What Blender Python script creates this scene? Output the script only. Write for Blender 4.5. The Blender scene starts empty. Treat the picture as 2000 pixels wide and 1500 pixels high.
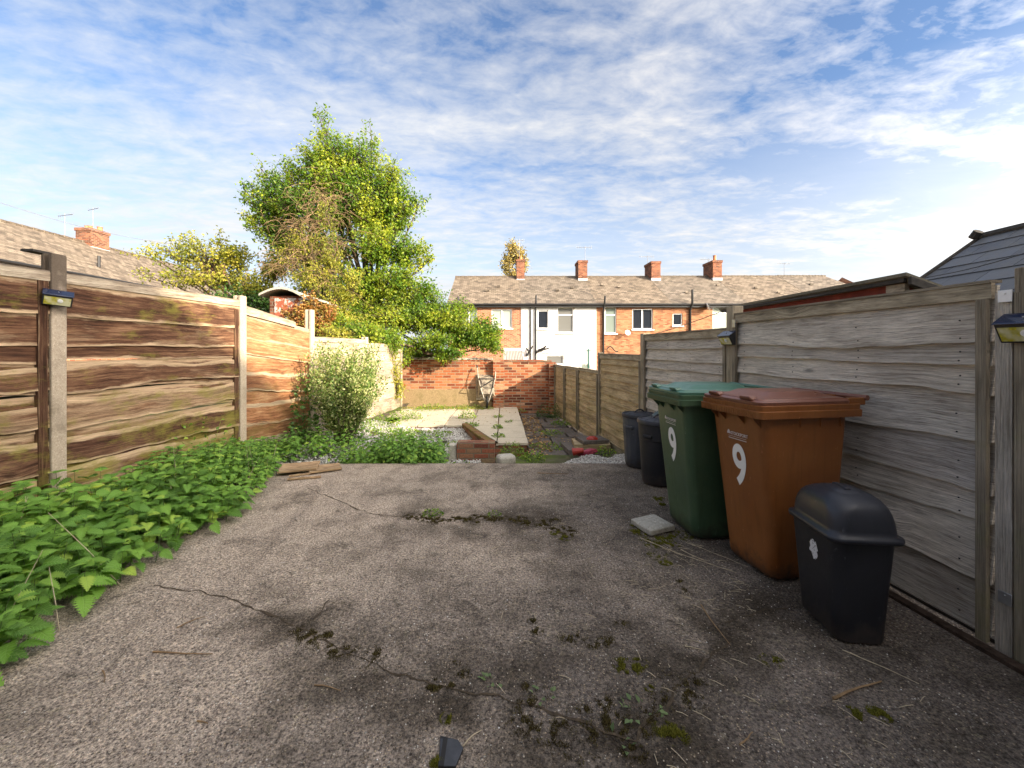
import bpy, math, random
import numpy as np
from mathutils import Vector, Matrix, noise as mnoise

random.seed(7); rng = np.random.default_rng(7)
SC = bpy.context.scene
C = SC.collection

# ------------------------------------------------------------------ camera, light, exposure
F = 800.0; CX = 985.0; HY = 682.0; CAMZ = 1.4
cam = bpy.data.cameras.new('camera'); camo = bpy.data.objects.new('camera', cam); C.objects.link(camo)
cam.sensor_fit = 'HORIZONTAL'; cam.sensor_width = 36; cam.lens = F/2000*36
cam.shift_x = (1000-CX)/2000; cam.shift_y = -(750-HY)/2000
cam.clip_start = 0.05; cam.clip_end = 3000
camo.location = (0, 0, CAMZ); camo.rotation_euler = (math.radians(90), 0, 0)
SC.camera = camo

SUNV = Vector((1.4, -1.0, 0.7)).normalized()
sun = bpy.data.lights.new('sun', 'SUN'); suno = bpy.data.objects.new('sun', sun); C.objects.link(suno)
sun.energy = 3.5; sun.angle = math.radians(0.5); sun.color = (1.0, 0.86, 0.66)
suno.rotation_euler = SUNV.to_track_quat('Z', 'Y').to_euler(); suno.location = (8, -6, 12)

SC.view_settings.view_transform = 'Standard'; SC.view_settings.look = 'None'
SC.view_settings.exposure = 1.60; SC.view_settings.gamma = 1.0

def build_world():
    w = bpy.data.worlds.new('World'); SC.world = w; w.use_nodes = True
    nt = w.node_tree; N = nt.nodes; L = nt.links; N.clear()
    def n(t, **k):
        x = N.new(t)
        for a, b in k.items(): setattr(x, a, b)
        return x
    def m(op, a, b=None, c=None, clamp=False):
        x = n('ShaderNodeMath', operation=op); x.use_clamp = clamp
        for i, v in enumerate((a, b, c)):
            if v is None: continue
            if isinstance(v, (int, float)): x.inputs[i].default_value = v
            else: L.new(v, x.inputs[i])
        return x.outputs[0]
    sky = n('ShaderNodeTexSky'); sky.sky_type = 'NISHITA'; sky.sun_disc = False
    sky.sun_elevation = math.asin(SUNV.z); sky.sun_rotation = math.atan2(SUNV.x, SUNV.y)
    sky.air_density = 1.0; sky.dust_density = 0.4; sky.ozone_density = 3.0
    tc = n('ShaderNodeTexCoord'); sp = n('ShaderNodeSeparateXYZ'); L.new(tc.outputs['Generated'], sp.inputs[0])
    X, Y, Z = sp.outputs
    zz = m('ADD', m('MAXIMUM', Z, 0.0), 0.10)
    px = m('DIVIDE', X, zz); py = m('DIVIDE', Y, zz)
    cb = n('ShaderNodeCombineXYZ'); L.new(px, cb.inputs[0]); L.new(py, cb.inputs[1])
    def mapping(rot, sc, loc=(0, 0, 0)):
        mp = n('ShaderNodeMapping'); mp.inputs['Rotation'].default_value = (0, 0, math.radians(rot))
        mp.inputs['Scale'].default_value = sc; mp.inputs['Location'].default_value = loc
        L.new(cb.outputs[0], mp.inputs[0]); return mp.outputs[0]
    def noise(vec, s, d, r, dist=0.0):
        x = n('ShaderNodeTexNoise'); x.inputs['Scale'].default_value = s; x.inputs['Detail'].default_value = d
        x.inputs['Roughness'].default_value = r; x.inputs['Distortion'].default_value = dist
        L.new(vec, x.inputs['Vector']); return x.outputs['Fac']
    big = noise(mapping(-32, (0.55, 1.25, 1), (5.3, 2.2, 0)), 0.75, 5, 0.55, 0.6)
    rip = noise(mapping(-20, (1.0, 1.9, 1), (1, 3, 0)), 3.2, 5, 0.62, 0.5)
    fine = noise(mapping(-25, (1.2, 1.7, 1)), 8.5, 6, 0.62, 0.3)
    # more cloud low down and to the right, as on the day
    low = m('MULTIPLY', m('SUBTRACT', 1.0, m('MULTIPLY', Z, 1.9), clamp=True), 0.48)
    s = m('ADD', m('MULTIPLY', big, 1.15), m('MULTIPLY', rip, 0.70))
    s = m('ADD', s, m('MULTIPLY', fine, 0.62)); s = m('ADD', s, low)
    s = m('SUBTRACT', s, 1.02)
    for cdir, c0, am in (((.607, .682, .409), .945, .17), ((.05, .86, .50), .95, .06)):   # two clearer openings in the cloud
        dp = n('ShaderNodeVectorMath', operation='DOT_PRODUCT'); L.new(tc.outputs['Generated'], dp.inputs[0]); dp.inputs[1].default_value = cdir
        op = n('ShaderNodeMapRange', interpolation_type='SMOOTHSTEP'); L.new(dp.outputs['Value'], op.inputs[0]); op.inputs[1].default_value = c0; op.inputs[2].default_value = .995; op.inputs[3].default_value = 0; op.inputs[4].default_value = am
        s = m('SUBTRACT', s, op.outputs[0])
    cov = m('MULTIPLY', m('POWER', m('MAXIMUM', s, 0.0), 0.9), 1.45, clamp=True)
    hz = n('ShaderNodeMapRange'); L.new(Z, hz.inputs[0]); hz.inputs[1].default_value = 0.0; hz.inputs[2].default_value = 0.46
    hz.inputs[3].default_value = 1.0; hz.inputs[4].default_value = 0.0
    cov = m('MAXIMUM', cov, hz.outputs[0])
    # cloud colour, thin greyer undersides
    cr = n('ShaderNodeMix', data_type='RGBA'); L.new(rip, cr.inputs['Factor'])
    cr.inputs['A'].default_value = (2.85, 3.1, 3.4, 1); cr.inputs['B'].default_value = (4.2, 4.2, 4.2, 1)
    # deepen the blue of the clear part
    sat = n('ShaderNodeMix', data_type='RGBA', blend_type='MULTIPLY'); sat.inputs['Factor'].default_value = 1.0
    L.new(sky.outputs[0], sat.inputs['A']); sat.inputs['B'].default_value = SKYTINT
    # clouds on the sun's side of the sky boosted and warmed to fill the shade
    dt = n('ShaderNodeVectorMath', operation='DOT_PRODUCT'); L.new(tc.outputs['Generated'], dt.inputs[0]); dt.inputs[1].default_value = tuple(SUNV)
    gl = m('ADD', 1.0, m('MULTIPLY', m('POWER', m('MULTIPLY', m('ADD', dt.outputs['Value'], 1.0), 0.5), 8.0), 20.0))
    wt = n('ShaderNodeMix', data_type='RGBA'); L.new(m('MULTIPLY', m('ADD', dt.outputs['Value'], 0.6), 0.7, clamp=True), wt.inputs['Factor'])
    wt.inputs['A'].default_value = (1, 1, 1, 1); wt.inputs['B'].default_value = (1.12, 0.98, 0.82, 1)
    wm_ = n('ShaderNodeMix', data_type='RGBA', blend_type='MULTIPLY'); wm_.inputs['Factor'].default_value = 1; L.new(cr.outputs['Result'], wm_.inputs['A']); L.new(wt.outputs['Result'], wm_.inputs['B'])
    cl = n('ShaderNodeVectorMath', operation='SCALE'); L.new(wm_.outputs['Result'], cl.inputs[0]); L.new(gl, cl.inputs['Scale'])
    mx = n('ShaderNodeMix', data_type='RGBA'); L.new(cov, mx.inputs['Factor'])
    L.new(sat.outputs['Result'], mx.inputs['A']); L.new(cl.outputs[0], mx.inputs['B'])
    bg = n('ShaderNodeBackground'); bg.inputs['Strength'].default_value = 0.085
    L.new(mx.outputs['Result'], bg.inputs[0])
    out = n('ShaderNodeOutputWorld'); L.new(bg.outputs[0], out.inputs[0])
    w.cycles.sampling_method = 'MANUAL' if hasattr(w.cycles, 'sampling_method') else None
    w.cycles.sample_map_resolution = 512
SKYTINT = (0.95, 0.93, 0.96, 1)
try: build_world()
except TypeError: pass

# ------------------------------------------------------------------ helpers
def P(px, py, Y):            # a point of the place from a sighting and its distance
    return Vector(((px-CX)*Y/F, Y, CAMZ-(py-HY)*Y/F))
def G(px, py, z=0.0):        # the same on level ground
    Y = (CAMZ-z)*F/(py-HY); return Vector(((px-CX)*Y/F, Y, z))
def FL(Y): return 0.144*Y-4.24
def FR(Y): return -0.1*Y+2.53

class MB:
    def __init__(s): s.v = []; s.f = []; s.uv = []; s.mi = []
    def face(s, pts, uvs=None, mi=0):
        b = len(s.v); s.v.extend([tuple(p) for p in pts]); s.f.append(tuple(range(b, b+len(pts))))
        if uvs is None:
            a, b_, c = Vector(pts[0]), Vector(pts[1]), Vector(pts[2]); nn = (b_-a).cross(c-a)
            ax = max(range(3), key=lambda i: abs(nn[i]))
            if ax == 0: uvs = [(p[1], p[2]) for p in pts]
            elif ax == 1: uvs = [(p[0], p[2]) for p in pts]
            else: uvs = [(p[0], p[1]) for p in pts]
        s.uv.extend(uvs); s.mi.append(mi)
    def box(s, lo, hi, M=None, mi=0, uvo=(0, 0)):
        x0, y0, z0 = lo; x1, y1, z1 = hi
        Fs = [((x0,y0,z0),(x1,y0,z0),(x1,y0,z1),(x0,y0,z1)), ((x1,y1,z0),(x0,y1,z0),(x0,y1,z1),(x1,y1,z1)),
              ((x0,y1,z0),(x0,y0,z0),(x0,y0,z1),(x0,y1,z1)), ((x1,y0,z0),(x1,y1,z0),(x1,y1,z1),(x1,y0,z1)),
              ((x0,y0,z1),(x1,y0,z1),(x1,y1,z1),(x0,y1,z1)), ((x0,y1,z0),(x1,y1,z0),(x1,y0,z0),(x0,y0,z0))]
        k = [(0,2),(0,2),(1,2),(1,2),(0,1),(0,1)]
        for q, (a, b) in zip(Fs, k):
            uv = [(p[a]+uvo[0], p[b]+uvo[1]) for p in q]
            s.face([M @ Vector(p) for p in q] if M else q, uv, mi)
    def tube(s, pts, r, n=8, cap=True, mi=0):
        pts = [Vector(p) for p in pts]
        if not isinstance(r, (list, tuple)): r = [r]*len(pts)
        rings = []; up = Vector((0.13, 0.27, 1)).normalized(); L = 0
        base = len(s.v)
        prev = None
        for i, p in enumerate(pts):
            d = (pts[min(i+1, len(pts)-1)]-pts[max(i-1, 0)])
            d = d.normalized() if d.length > 1e-9 else Vector((0, 0, 1))
            if prev is None:
                a = d.cross(up); a = a.normalized() if a.length > 1e-3 else d.cross(Vector((1, 0, 0))).normalized()
            else:
                a = (prev-d*prev.dot(d)); a = a.normalized() if a.length > 1e-6 else d.orthogonal().normalized()
            prev = a; b = d.cross(a)
            if i: L += (p-pts[i-1]).length
            rings.append((L, [p+(a*math.cos(2*math.pi*k/n)+b*math.sin(2*math.pi*k/n))*r[i] for k in range(n)]))
        for i in range(len(rings)-1):
            l0, A = rings[i]; l1, B = rings[i+1]
            for k in range(n):
                k2 = (k+1) % n
                s.face([A[k], A[k2], B[k2], B[k]], [(k/n*.2, l0), ((k+1)/n*.2, l0), ((k+1)/n*.2, l1), (k/n*.2, l1)], mi)
        if cap:
            s.face(list(reversed(rings[0][1])), None, mi); s.face(rings[-1][1], None, mi)
    def loft(s, secs, cap0=True, cap1=True, mi=0):     # secs: lists of equal-length rings
        for i in range(len(secs)-1):
            A, B = secs[i], secs[i+1]; n = len(A)
            for k in range(n):
                k2 = (k+1) % n; s.face([A[k], A[k2], B[k2], B[k]], None, mi)
        if cap0: s.face(list(reversed(secs[0])), None, mi)
        if cap1: s.face(secs[-1], None, mi)
    def build(s, name, mat, parent=None, smooth=False, bevel=0, weld=True):
        me = bpy.data.meshes.new(name); me.from_pydata(s.v, [], s.f)
        ul = me.uv_layers.new(name='UVMap'); ul.data.foreach_set('uv', np.array(s.uv, dtype=np.float32).ravel())
        mats = mat if isinstance(mat, (list, tuple)) else [mat]
        for m_ in mats: me.materials.append(m_)
        if len(mats) > 1: me.polygons.foreach_set('material_index', s.mi)
        if weld:
            import bmesh
            bm = bmesh.new(); bm.from_mesh(me); bmesh.ops.remove_doubles(bm, verts=bm.verts, dist=1e-5); bm.to_mesh(me); bm.free()
        if smooth:
            me.polygons.foreach_set('use_smooth', [True]*len(me.polygons))
            try: me.set_sharp_from_angle(angle=math.radians(smooth if smooth > 1 else 40))
            except Exception: pass
        o = bpy.data.objects.new(name, me); C.objects.link(o)
        if parent: o.parent = parent
        if bevel:
            b = o.modifiers.new('Bevel', 'BEVEL'); b.width = bevel; b.segments = 2; b.limit_method = 'ANGLE'; b.angle_limit = math.radians(35)
            me.polygons.foreach_set('use_smooth', [True]*len(me.polygons))
            try: me.set_sharp_from_angle(angle=math.radians(30))
            except Exception: pass
        return o

def tag(o, label=None, cat=None, group=None, kind=None):
    if label: o['label'] = label
    if cat: o['category'] = cat
    if group: o['group'] = group
    if kind: o['kind'] = kind
    return o
def empty(name, label, cat, loc=(0, 0, 0), rz=0, group=None):
    o = bpy.data.objects.new(name, None); C.objects.link(o); o.location = loc; o.rotation_euler = (0, 0, rz)
    o.empty_display_size = 0.1
    return tag(o, label, cat, group)

def rrect(x0, x1, y0, y1, r, z, n=5):
    out = []
    for cx, cy, a0 in ((x1-r, y1-r, 0), (x0+r, y1-r, 90), (x0+r, y0+r, 180), (x1-r, y0+r, 270)):
        for k in range(n+1):
            a = math.radians(a0+90*k/n); out.append((cx+r*math.cos(a), cy+r*math.sin(a), z))
    return out
def circ(cx, cy, r, z, n=40): return [(cx+r*math.cos(2*math.pi*k/n), cy+r*math.sin(2*math.pi*k/n), z) for k in range(n)]

# bulk leaves: a template of verts/faces placed many times
def leaves(name, T, Fc, UV, pos, d, nrm, sc, mat, parent=None, smooth=False, extra=None):
    T = np.array(T, float); Fc = [list(f) for f in Fc]; pos = np.asarray(pos); N = len(pos)
    d = np.asarray(d, float); d /= np.linalg.norm(d, axis=1, keepdims=True)+1e-9
    nrm = np.asarray(nrm, float); nrm = nrm-(nrm*d).sum(1, keepdims=True)*d
    nrm /= np.linalg.norm(nrm, axis=1, keepdims=True)+1e-9
    x = np.cross(d, nrm)
    sc = np.asarray(sc, float).reshape(N, 1)
    V = pos[:, None, :]+sc[:, None, :]*(T[None, :, 0:1]*x[:, None, :]+T[None, :, 1:2]*d[:, None, :]+T[None, :, 2:3]*nrm[:, None, :])
    V = V.reshape(-1, 3); nv = len(T)
    me = bpy.data.meshes.new(name)
    ls = [len(f) for f in Fc]; flat = np.array([i for f in Fc for i in f]); nl = len(flat)
    loops = (flat[None, :]+(np.arange(N)*nv)[:, None]).ravel()
    tot = np.tile(np.array(ls), N); st = np.concatenate([[0], np.cumsum(tot)[:-1]])
    EV, EF = (extra if extra else ([], []))
    if len(EV):
        b = len(V); V = np.vstack([V, np.array(EV)])
        el = np.array([i+b for f in EF for i in f]); et = np.array([len(f) for f in EF])
        st = np.concatenate([st, len(loops)+np.concatenate([[0], np.cumsum(et)[:-1]])]); tot = np.concatenate([tot, et]); loops = np.concatenate([loops, el])
    me.vertices.add(len(V)); me.vertices.foreach_set('co', V.astype(np.float32).ravel())
    me.loops.add(len(loops)); me.loops.foreach_set('vertex_index', loops.astype(np.int32))
    me.polygons.add(len(tot)); me.polygons.foreach_set('loop_start', st.astype(np.int32)); me.polygons.foreach_set('loop_total', tot.astype(np.int32))
    if smooth: me.polygons.foreach_set('use_smooth', np.ones(len(tot), bool))
    me.update(calc_edges=True)
    ul = me.uv_layers.new(name='UVMap'); u = np.zeros((len(loops), 2), np.float32); U = np.array(UV, np.float32)[flat]
    u[:N*nl] = np.tile(U, (N, 1)); u[N*nl:] = (-5, 0)
    ul.data.foreach_set('uv', u.ravel()); me.materials.append(mat); me.validate()
    o = bpy.data.objects.new(name, me); C.objects.link(o)
    if parent: o.parent = parent
    return o

def serrated(n=9, w=0.36, teeth=0.16, fold=0.16, droop=0.25):
    V = []; U = []; Fc = []
    for i in range(n+1):
        t = i/n; z = -droop*t*t
        ww = w*(math.sin(math.pi*min(1, (t*0.93+0.07))**0.62))**0.85 if t < 1 else 0.0
        V.append((0, t, z)); U.append((0, t))
        for s_ in (-1, 1):
            V.append((s_*ww*(1-teeth), t+0.0, z+fold*ww)); U.append((s_*.8, t))
            V.append((s_*ww*(1+teeth*.5), t+0.035+0.03*(1-t), z+fold*ww*0.9-0.01)); U.append((s_, t))
    for i in range(n):
        a = i*5; b = a+5
        Fc += [(a, a+3, b+3, b), (b, b+1, a+1, a), (a+3, a+4, b+3), (b+1, a+2, a+1)]
    return V, Fc, U
LEAF2 = ([(0,0,0),(-.32,.42,.10),(0,1,-.08),(.32,.42,.10),(0,.45,-.02)], [(0,3,4),(0,4,1),(4,3,2),(4,2,1)], [(0,0),(-1,.4),(0,1),(1,.4),(0,.45)])
def branch_mesh(polys, n=5):
    V = []; Fc = []
    for pts, rad in polys:
        m_ = MB(); m_.tube(pts, rad, n, cap=False); b = len(V); V += m_.v; Fc += [tuple(i+b for i in f) for f in m_.f]
    return V, Fc
def rdir(n):
    v = rng.normal(size=(n, 3)); return v/np.linalg.norm(v, axis=1, keepdims=True)

# ------------------------------------------------------------------ materials
MATS = {}
class NT:
    def __init__(s, name):
        s.m = bpy.data.materials.new(name); s.m.use_nodes = True; s.t = s.m.node_tree; s.N = s.t.nodes; s.L = s.t.links
        s.b = s.N['Principled BSDF']; s.out = s.N['Material Output']; MATS[name] = s.m
        s.tc = s.N.new('ShaderNodeTexCoord')
    def v(s, x, sock):
        if hasattr(x, 'is_linked') or hasattr(x, 'links'): s.L.new(x, sock)
        else:
            if isinstance(x, (tuple, list)) and len(x) == 3 and len(sock.default_value) == 4: x = (*x, 1)
            sock.default_value = x
    def math(s, op, a, b=0.0, c=0.0, clamp=False):
        x = s.N.new('ShaderNodeMath'); x.operation = op; x.use_clamp = clamp
        for i, q in enumerate((a, b, c)): s.v(q, x.inputs[i])
        return x.outputs[0]
    def map(s, vec='UV', scale=(1, 1, 1), loc=(0, 0, 0), rot=(0, 0, 0)):
        x = s.N.new('ShaderNodeMapping'); s.L.new(s.tc.outputs[vec] if isinstance(vec, str) else vec, x.inputs[0])
        x.inputs['Scale'].default_value = scale; x.inputs['Rotation'].default_value = rot; s.v(loc, x.inputs['Location']); return x.outputs[0]
    def noise(s, vec, sc, det=4, rough=0.55, dist=0.0, col=False):
        x = s.N.new('ShaderNodeTexNoise'); s.L.new(vec, x.inputs['Vector']); x.inputs['Scale'].default_value = sc
        x.inputs['Detail'].default_value = det; x.inputs['Roughness'].default_value = rough; x.inputs['Distortion'].default_value = dist
        return x.outputs['Color' if col else 'Fac']
    def voro(s, vec, sc, feat='F1', out='Distance', rnd=1.0):
        x = s.N.new('ShaderNodeTexVoronoi'); x.feature = feat; s.L.new(vec, x.inputs['Vector']); x.inputs['Scale'].default_value = sc
        x.inputs['Randomness'].default_value = rnd; return x.outputs[out]
    def ramp(s, fac, stops, interp='LINEAR'):
        x = s.N.new('ShaderNodeValToRGB'); s.L.new(fac, x.inputs[0]); e = x.color_ramp.elements; x.color_ramp.interpolation = interp
        while len(e) < len(stops): e.new(0.5)
        for i, (p, c) in enumerate(stops): e[i].position = p; e[i].color = (*c, 1) if len(c) == 3 else c
        return x.outputs[0]
    def rng(s, fac, a, b, c=0.0, d=1.0):
        x = s.N.new('ShaderNodeMapRange'); s.L.new(fac, x.inputs[0])
        for i, q in enumerate((a, b, c, d)): x.inputs[i+1].default_value = q
        return x.outputs[0]
    def mix(s, f, a, b, mode='MIX'):
        x = s.N.new('ShaderNodeMix'); x.data_type = 'RGBA'; x.blend_type = mode
        s.v(f, x.inputs['Factor']); s.v(a, x.inputs['A']); s.v(b, x.inputs['B']); return x.outputs['Result']
    def island(s): return s.N.new('ShaderNodeNewGeometry').outputs['Random Per Island']
    def objrand(s): return s.N.new('ShaderNodeObjectInfo').outputs['Random']
    def attr(s, nm):
        x = s.N.new('ShaderNodeAttribute'); x.attribute_name = nm; return x.outputs['Fac']
    def sepuv(s, vec='UV'):
        x = s.N.new('ShaderNodeSeparateXYZ'); s.L.new(s.tc.outputs[vec], x.inputs[0]); return x.outputs
    def bump(s, h, st, dist=0.01):
        x = s.N.new('ShaderNodeBump'); s.L.new(h, x.inputs['Height']); x.inputs['Strength'].default_value = st; x.inputs['Distance'].default_value = dist
        s.L.new(x.outputs[0], s.b.inputs['Normal']); return x
    def base(s, c, rough=0.8, spec=0.3):
        s.v(c, s.b.inputs['Base Color']); s.v(rough, s.b.inputs['Roughness']); s.v(spec, s.b.inputs['Specular IOR Level']); return s.m

def m_plain(name, col, rough=0.6, spec=0.4, var=0.15, metal=0.0, bump=0.0, sc=25):
    n = NT(name); q = n.noise(n.map('Object'), sc, 4, 0.6)
    c = n.mix(n.rng(q, .3, .7), tuple(x*(1-var) for x in col), tuple(min(1, x*(1+var)) for x in col)); n.base(c, rough, spec)
    n.b.inputs['Metallic'].default_value = metal
    if bump: n.bump(q, bump, 0.003)
    return n.m
def m_leaf(name, stops, trans=0.35, rough=0.5, veins=False, spec=0.35, drift=0.0, ds=.9):
    n = NT(name); r = n.island()
    if drift:
        dn = n.rng(n.noise(n.map('Object'), ds, 3, .6), .32, .68); r = n.math('ADD', n.math('MULTIPLY', r, 1-drift), n.math('MULTIPLY', dn, drift))
    c = n.ramp(r, stops)
    q = n.noise(n.map('Object'), 1.3, 2, 0.5); c = n.mix(1.0, c, n.ramp(q, [(0.3, (.75, .8, .8)), (.7, (1.2, 1.15, 1.1))]), 'MULTIPLY')
    if veins:
        U, V_, _ = n.sepuv(); au = n.math('ABSOLUTE', U)
        sv = n.math('SINE', n.math('MULTIPLY', n.math('SUBTRACT', V_, n.math('MULTIPLY', au, .22)), 46.0))
        mid = n.rng(au, 0.0, 0.10, 1.0, 0.0)
        vn = n.math('MAXIMUM', n.rng(sv, .55, 1.0), mid)
        c = n.mix(n.math('MULTIPLY', vn, 0.45), c, (0.27, 0.42, 0.12))
        fl = n.noise(n.map('Object'), 160, 2, .5)
        h = n.math('ADD', n.math('MULTIPLY', vn, -1.0), n.math('MULTIPLY', fl, .8)); n.bump(h, 0.6, 0.003)
        isstem = n.rng(U, -3, -2, 1, 0); c = n.mix(isstem, c, (0.10, 0.15, 0.05))
    n.base(c, rough, spec)
    tr = n.N.new('ShaderNodeBsdfTranslucent'); c2 = n.mix(1.0, c, (1.25, 1.3, .6), 'MULTIPLY'); n.L.new(c2, tr.inputs[0])
    mx = n.N.new('ShaderNodeMixShader'); mx.inputs[0].default_value = trans
    n.L.new(n.b.outputs[0], mx.inputs[1]); n.L.new(tr.outputs[0], mx.inputs[2]); n.L.new(mx.outputs[0], n.out.inputs[0])
    return n.m
def m_brick(name, cols, mortar=(.42, .38, .33), bw=.225, rh=.075, dirt=0.35, bump=.6, ms=.011):
    n = NT(name); uv = n.map('UV'); wob = n.noise(uv, 9, 2, .5, col=True)
    uv2 = n.mix(0.006, uv, wob)
    bt = n.N.new('ShaderNodeTexBrick'); n.L.new(uv2, bt.inputs[0]); bt.inputs['Scale'].default_value = 1
    bt.inputs['Brick Width'].default_value = bw; bt.inputs['Row Height'].default_value = rh; bt.inputs['Mortar Size'].default_value = ms
    bt.inputs['Mortar Smooth'].default_value = .3; bt.inputs['Bias'].default_value = 0
    bt.inputs['Color1'].default_value = (0, 0, 0, 1); bt.inputs['Color2'].default_value = (1, 1, 1, 1); bt.inputs['Mortar'].default_value = (.5, .5, .5, 1)
    c = n.ramp(bt.outputs['Color'], cols)
    q = n.noise(uv, 40, 5, .7); c = n.mix(1.0, c, n.ramp(q, [(.3, (.65, .62, .6)), (.75, (1.25, 1.25, 1.25))]), 'MULTIPLY')
    mm = n.mix(n.rng(n.noise(uv, 60, 3), .3, .7), tuple(.7*x for x in mortar), mortar)
    c = n.mix(bt.outputs['Fac'], c, mm)
    d = n.noise(uv, 1.6, 6, .65); c = n.mix(n.rng(d, .5, .75, 0, dirt), c, (.09, .075, .06))
    n.base(c, .9, .15); h = n.math('ADD', n.math('MULTIPLY', bt.outputs['Fac'], -1.0), n.math('MULTIPLY', q, .5)); n.bump(h, bump, .008)
    return n.m
def m_wood(name, light, mid, dark, green=(.16, .19, .05), greenamt=.3, wear=0.0, wearcol=(.42, .36, .28), streak=.6, bare=0.0, gs=(.52, .72)):
    """u runs along the board, v = 0..1 across it plus a whole number per board"""
    n = NT(name); U, V_, _ = n.sepuv()
    isl = n.math('FLOOR', V_); fr = n.math('FRACT', V_)
    off = n.N.new('ShaderNodeCombineXYZ'); n.L.new(n.math('MULTIPLY', isl, 3.71), off.inputs[0]); n.L.new(n.math('MULTIPLY', isl, 1.37), off.inputs[1])
    uv = n.map('UV', (1, .17, 1)); ad = n.N.new('ShaderNodeVectorMath'); ad.operation = 'ADD'; n.L.new(uv, ad.inputs[0]); n.L.new(off.outputs[0], ad.inputs[1])
    uv = ad.outputs[0]
    # knots bend the grain
    kn = n.voro(n.map(uv, (1.9, 5.5, 1)), 1.0); kd = n.rng(kn, 0.0, .33, 1, 0)
    warp = n.N.new('ShaderNodeCombineXYZ'); n.L.new(n.math('MULTIPLY', kd, .022), warp.inputs[1]); ad2 = n.N.new('ShaderNodeVectorMath'); n.L.new(uv, ad2.inputs[0]); n.L.new(warp.outputs[0], ad2.inputs[1])
    g1 = n.noise(n.map(ad2.outputs[0], (1.3, 42, 1)), 1.6, 6, .7, .12); g2 = n.noise(n.map(ad2.outputs[0], (5, 190, 1)), 1.6, 4, .75)
    blot = n.noise(n.map(uv, (1.4, 5, 1)), 1.5, 5, .6, .4)
    c = n.ramp(n.math('ADD', n.math('MULTIPLY', g1, .62), n.math('MULTIPLY', blot, .38)), [(.37, dark), (.49, mid), (.61, light)])
    c = n.mix(1.0, c, n.ramp(g2, [(.34, (.45, .42, .40)), (.48, (.95, .93, .92)), (.66, (1.25, 1.24, 1.22))]), 'MULTIPLY')
    rv = n.N.new('ShaderNodeTexWhiteNoise'); rv.noise_dimensions = '1D'; n.L.new(isl, rv.inputs['W'])
    c = n.mix(1.0, c, n.ramp(rv.outputs['Value'], [(0, (.78, .76, .76)), (1, (1.18, 1.15, 1.1))]), 'MULTIPLY')
    if bare:
        bn = n.noise(n.map(uv, (.8, 6, 1)), 2.2, 5, .7, .4); bf = n.rng(n.math('ADD', n.math('MULTIPLY', rv.outputs['Value'], .7), n.math('MULTIPLY', bn, 1.0)), 1.0, 1.16, 0, bare)
        c = n.mix(bf, c, n.mix(1.0, wearcol, n.ramp(n.math('ADD', n.math('MULTIPLY', g1, .5), n.math('MULTIPLY', g2, .5)), [(.38, (.35,.30,.26)), (.6, (1.15,1.15,1.12))]), 'MULTIPLY'))
    if wear:
        we = n.noise(n.map(uv, (1.6, 16, 1)), 2.0, 6, .7, .3)
        ed = n.math('MAXIMUM', n.rng(fr, .62, .97, 0, 1), n.rng(fr, 0.0, .26, .8, 0))
        f = n.rng(n.math('ADD', n.math('MULTIPLY', ed, .62), n.math('MULTIPLY', we, .8)), .66, .84, 0, wear)
        wc = n.mix(1.0, wearcol, n.ramp(g1, [(.3, (.6, .57, .53)), (.65, (1.2, 1.2, 1.2))]), 'MULTIPLY'); c = n.mix(f, c, wc)
    core = n.rng(kn, 0.035, .11, 1, 0); ring = n.math('SINE', n.math('MULTIPLY', kn, 130.0))
    c = n.mix(n.math('MULTIPLY', core, .75), c, tuple(x*.35 for x in mid))
    c = n.mix(n.math('MULTIPLY', n.math('MULTIPLY', n.rng(kn, .02, .19, 1, 0), n.rng(ring, 0, 1)), .35), c, tuple(x*.45 for x in mid))
    gr = n.math('ADD', n.noise(n.map('Object', (1, 1, 2.2)), 2.4, 6, .72), n.math('ADD', n.rng(n.sepuv('Object')[2], .1, 1.3, .07, -.10), n.math('MULTIPLY', n.rng(g2, .3, .7), .06)))
    c = n.mix(n.rng(gr, gs[0], gs[1], 0, greenamt), c, green)
    # nail heads every half metre
    n.base(c, .85, .2); n.bump(n.math('ADD', n.math('ADD', g2, n.math('MULTIPLY', g1, 1.4)), n.math('MULTIPLY', core, .4)), streak, .006)
    return n.m
M_LW = m_wood('weathered_brown_wood', (.30,.175,.10), (.135,.066,.038), (.04,.02,.014), green=(.27,.25,.04), greenamt=.6, wear=1.0, wearcol=(.60,.43,.27), streak=1.2, bare=.55, gs=(.50,.64))
M_LW2 = m_wood('warm_orange_wood', (.46,.28,.15), (.31,.145,.07), (.11,.05,.027), green=(.2,.19,.04), greenamt=.3, wear=.8, wearcol=(.52,.42,.28))
M_PALE = m_wood('pale_bare_wood', (.52,.46,.36), (.36,.30,.23), (.17,.135,.10), green=(.2,.2,.09), greenamt=.35)
M_RW = m_wood('silvered_wood', (.70,.66,.59), (.53,.495,.44), (.31,.28,.24), green=(.26,.24,.14), greenamt=.2, wear=.35, wearcol=(.68,.64,.56), streak=1.2)
M_RW2 = m_wood('honey_grey_wood', (.60,.49,.31), (.43,.335,.20), (.21,.155,.095), green=(.15,.15,.05), greenamt=.4, wear=.25, wearcol=(.42,.36,.25))
M_POSTW = m_wood('grey_green_post_wood', (.44,.39,.30), (.29,.255,.19), (.13,.11,.085), green=(.21,.20,.09), greenamt=.5)
M_TIM = m_wood('fresh_cut_timber', (.55,.42,.26), (.42,.30,.18), (.22,.15,.09), greenamt=.1)
M_BRK = m_brick('garden_wall_brick', [(0,(.07,.03,.02)),(.2,(.22,.06,.03)),(.55,(.37,.11,.045)),(.8,(.47,.19,.09)),(1,(.55,.32,.20))], mortar=(.36,.27,.18), dirt=.75)
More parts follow.
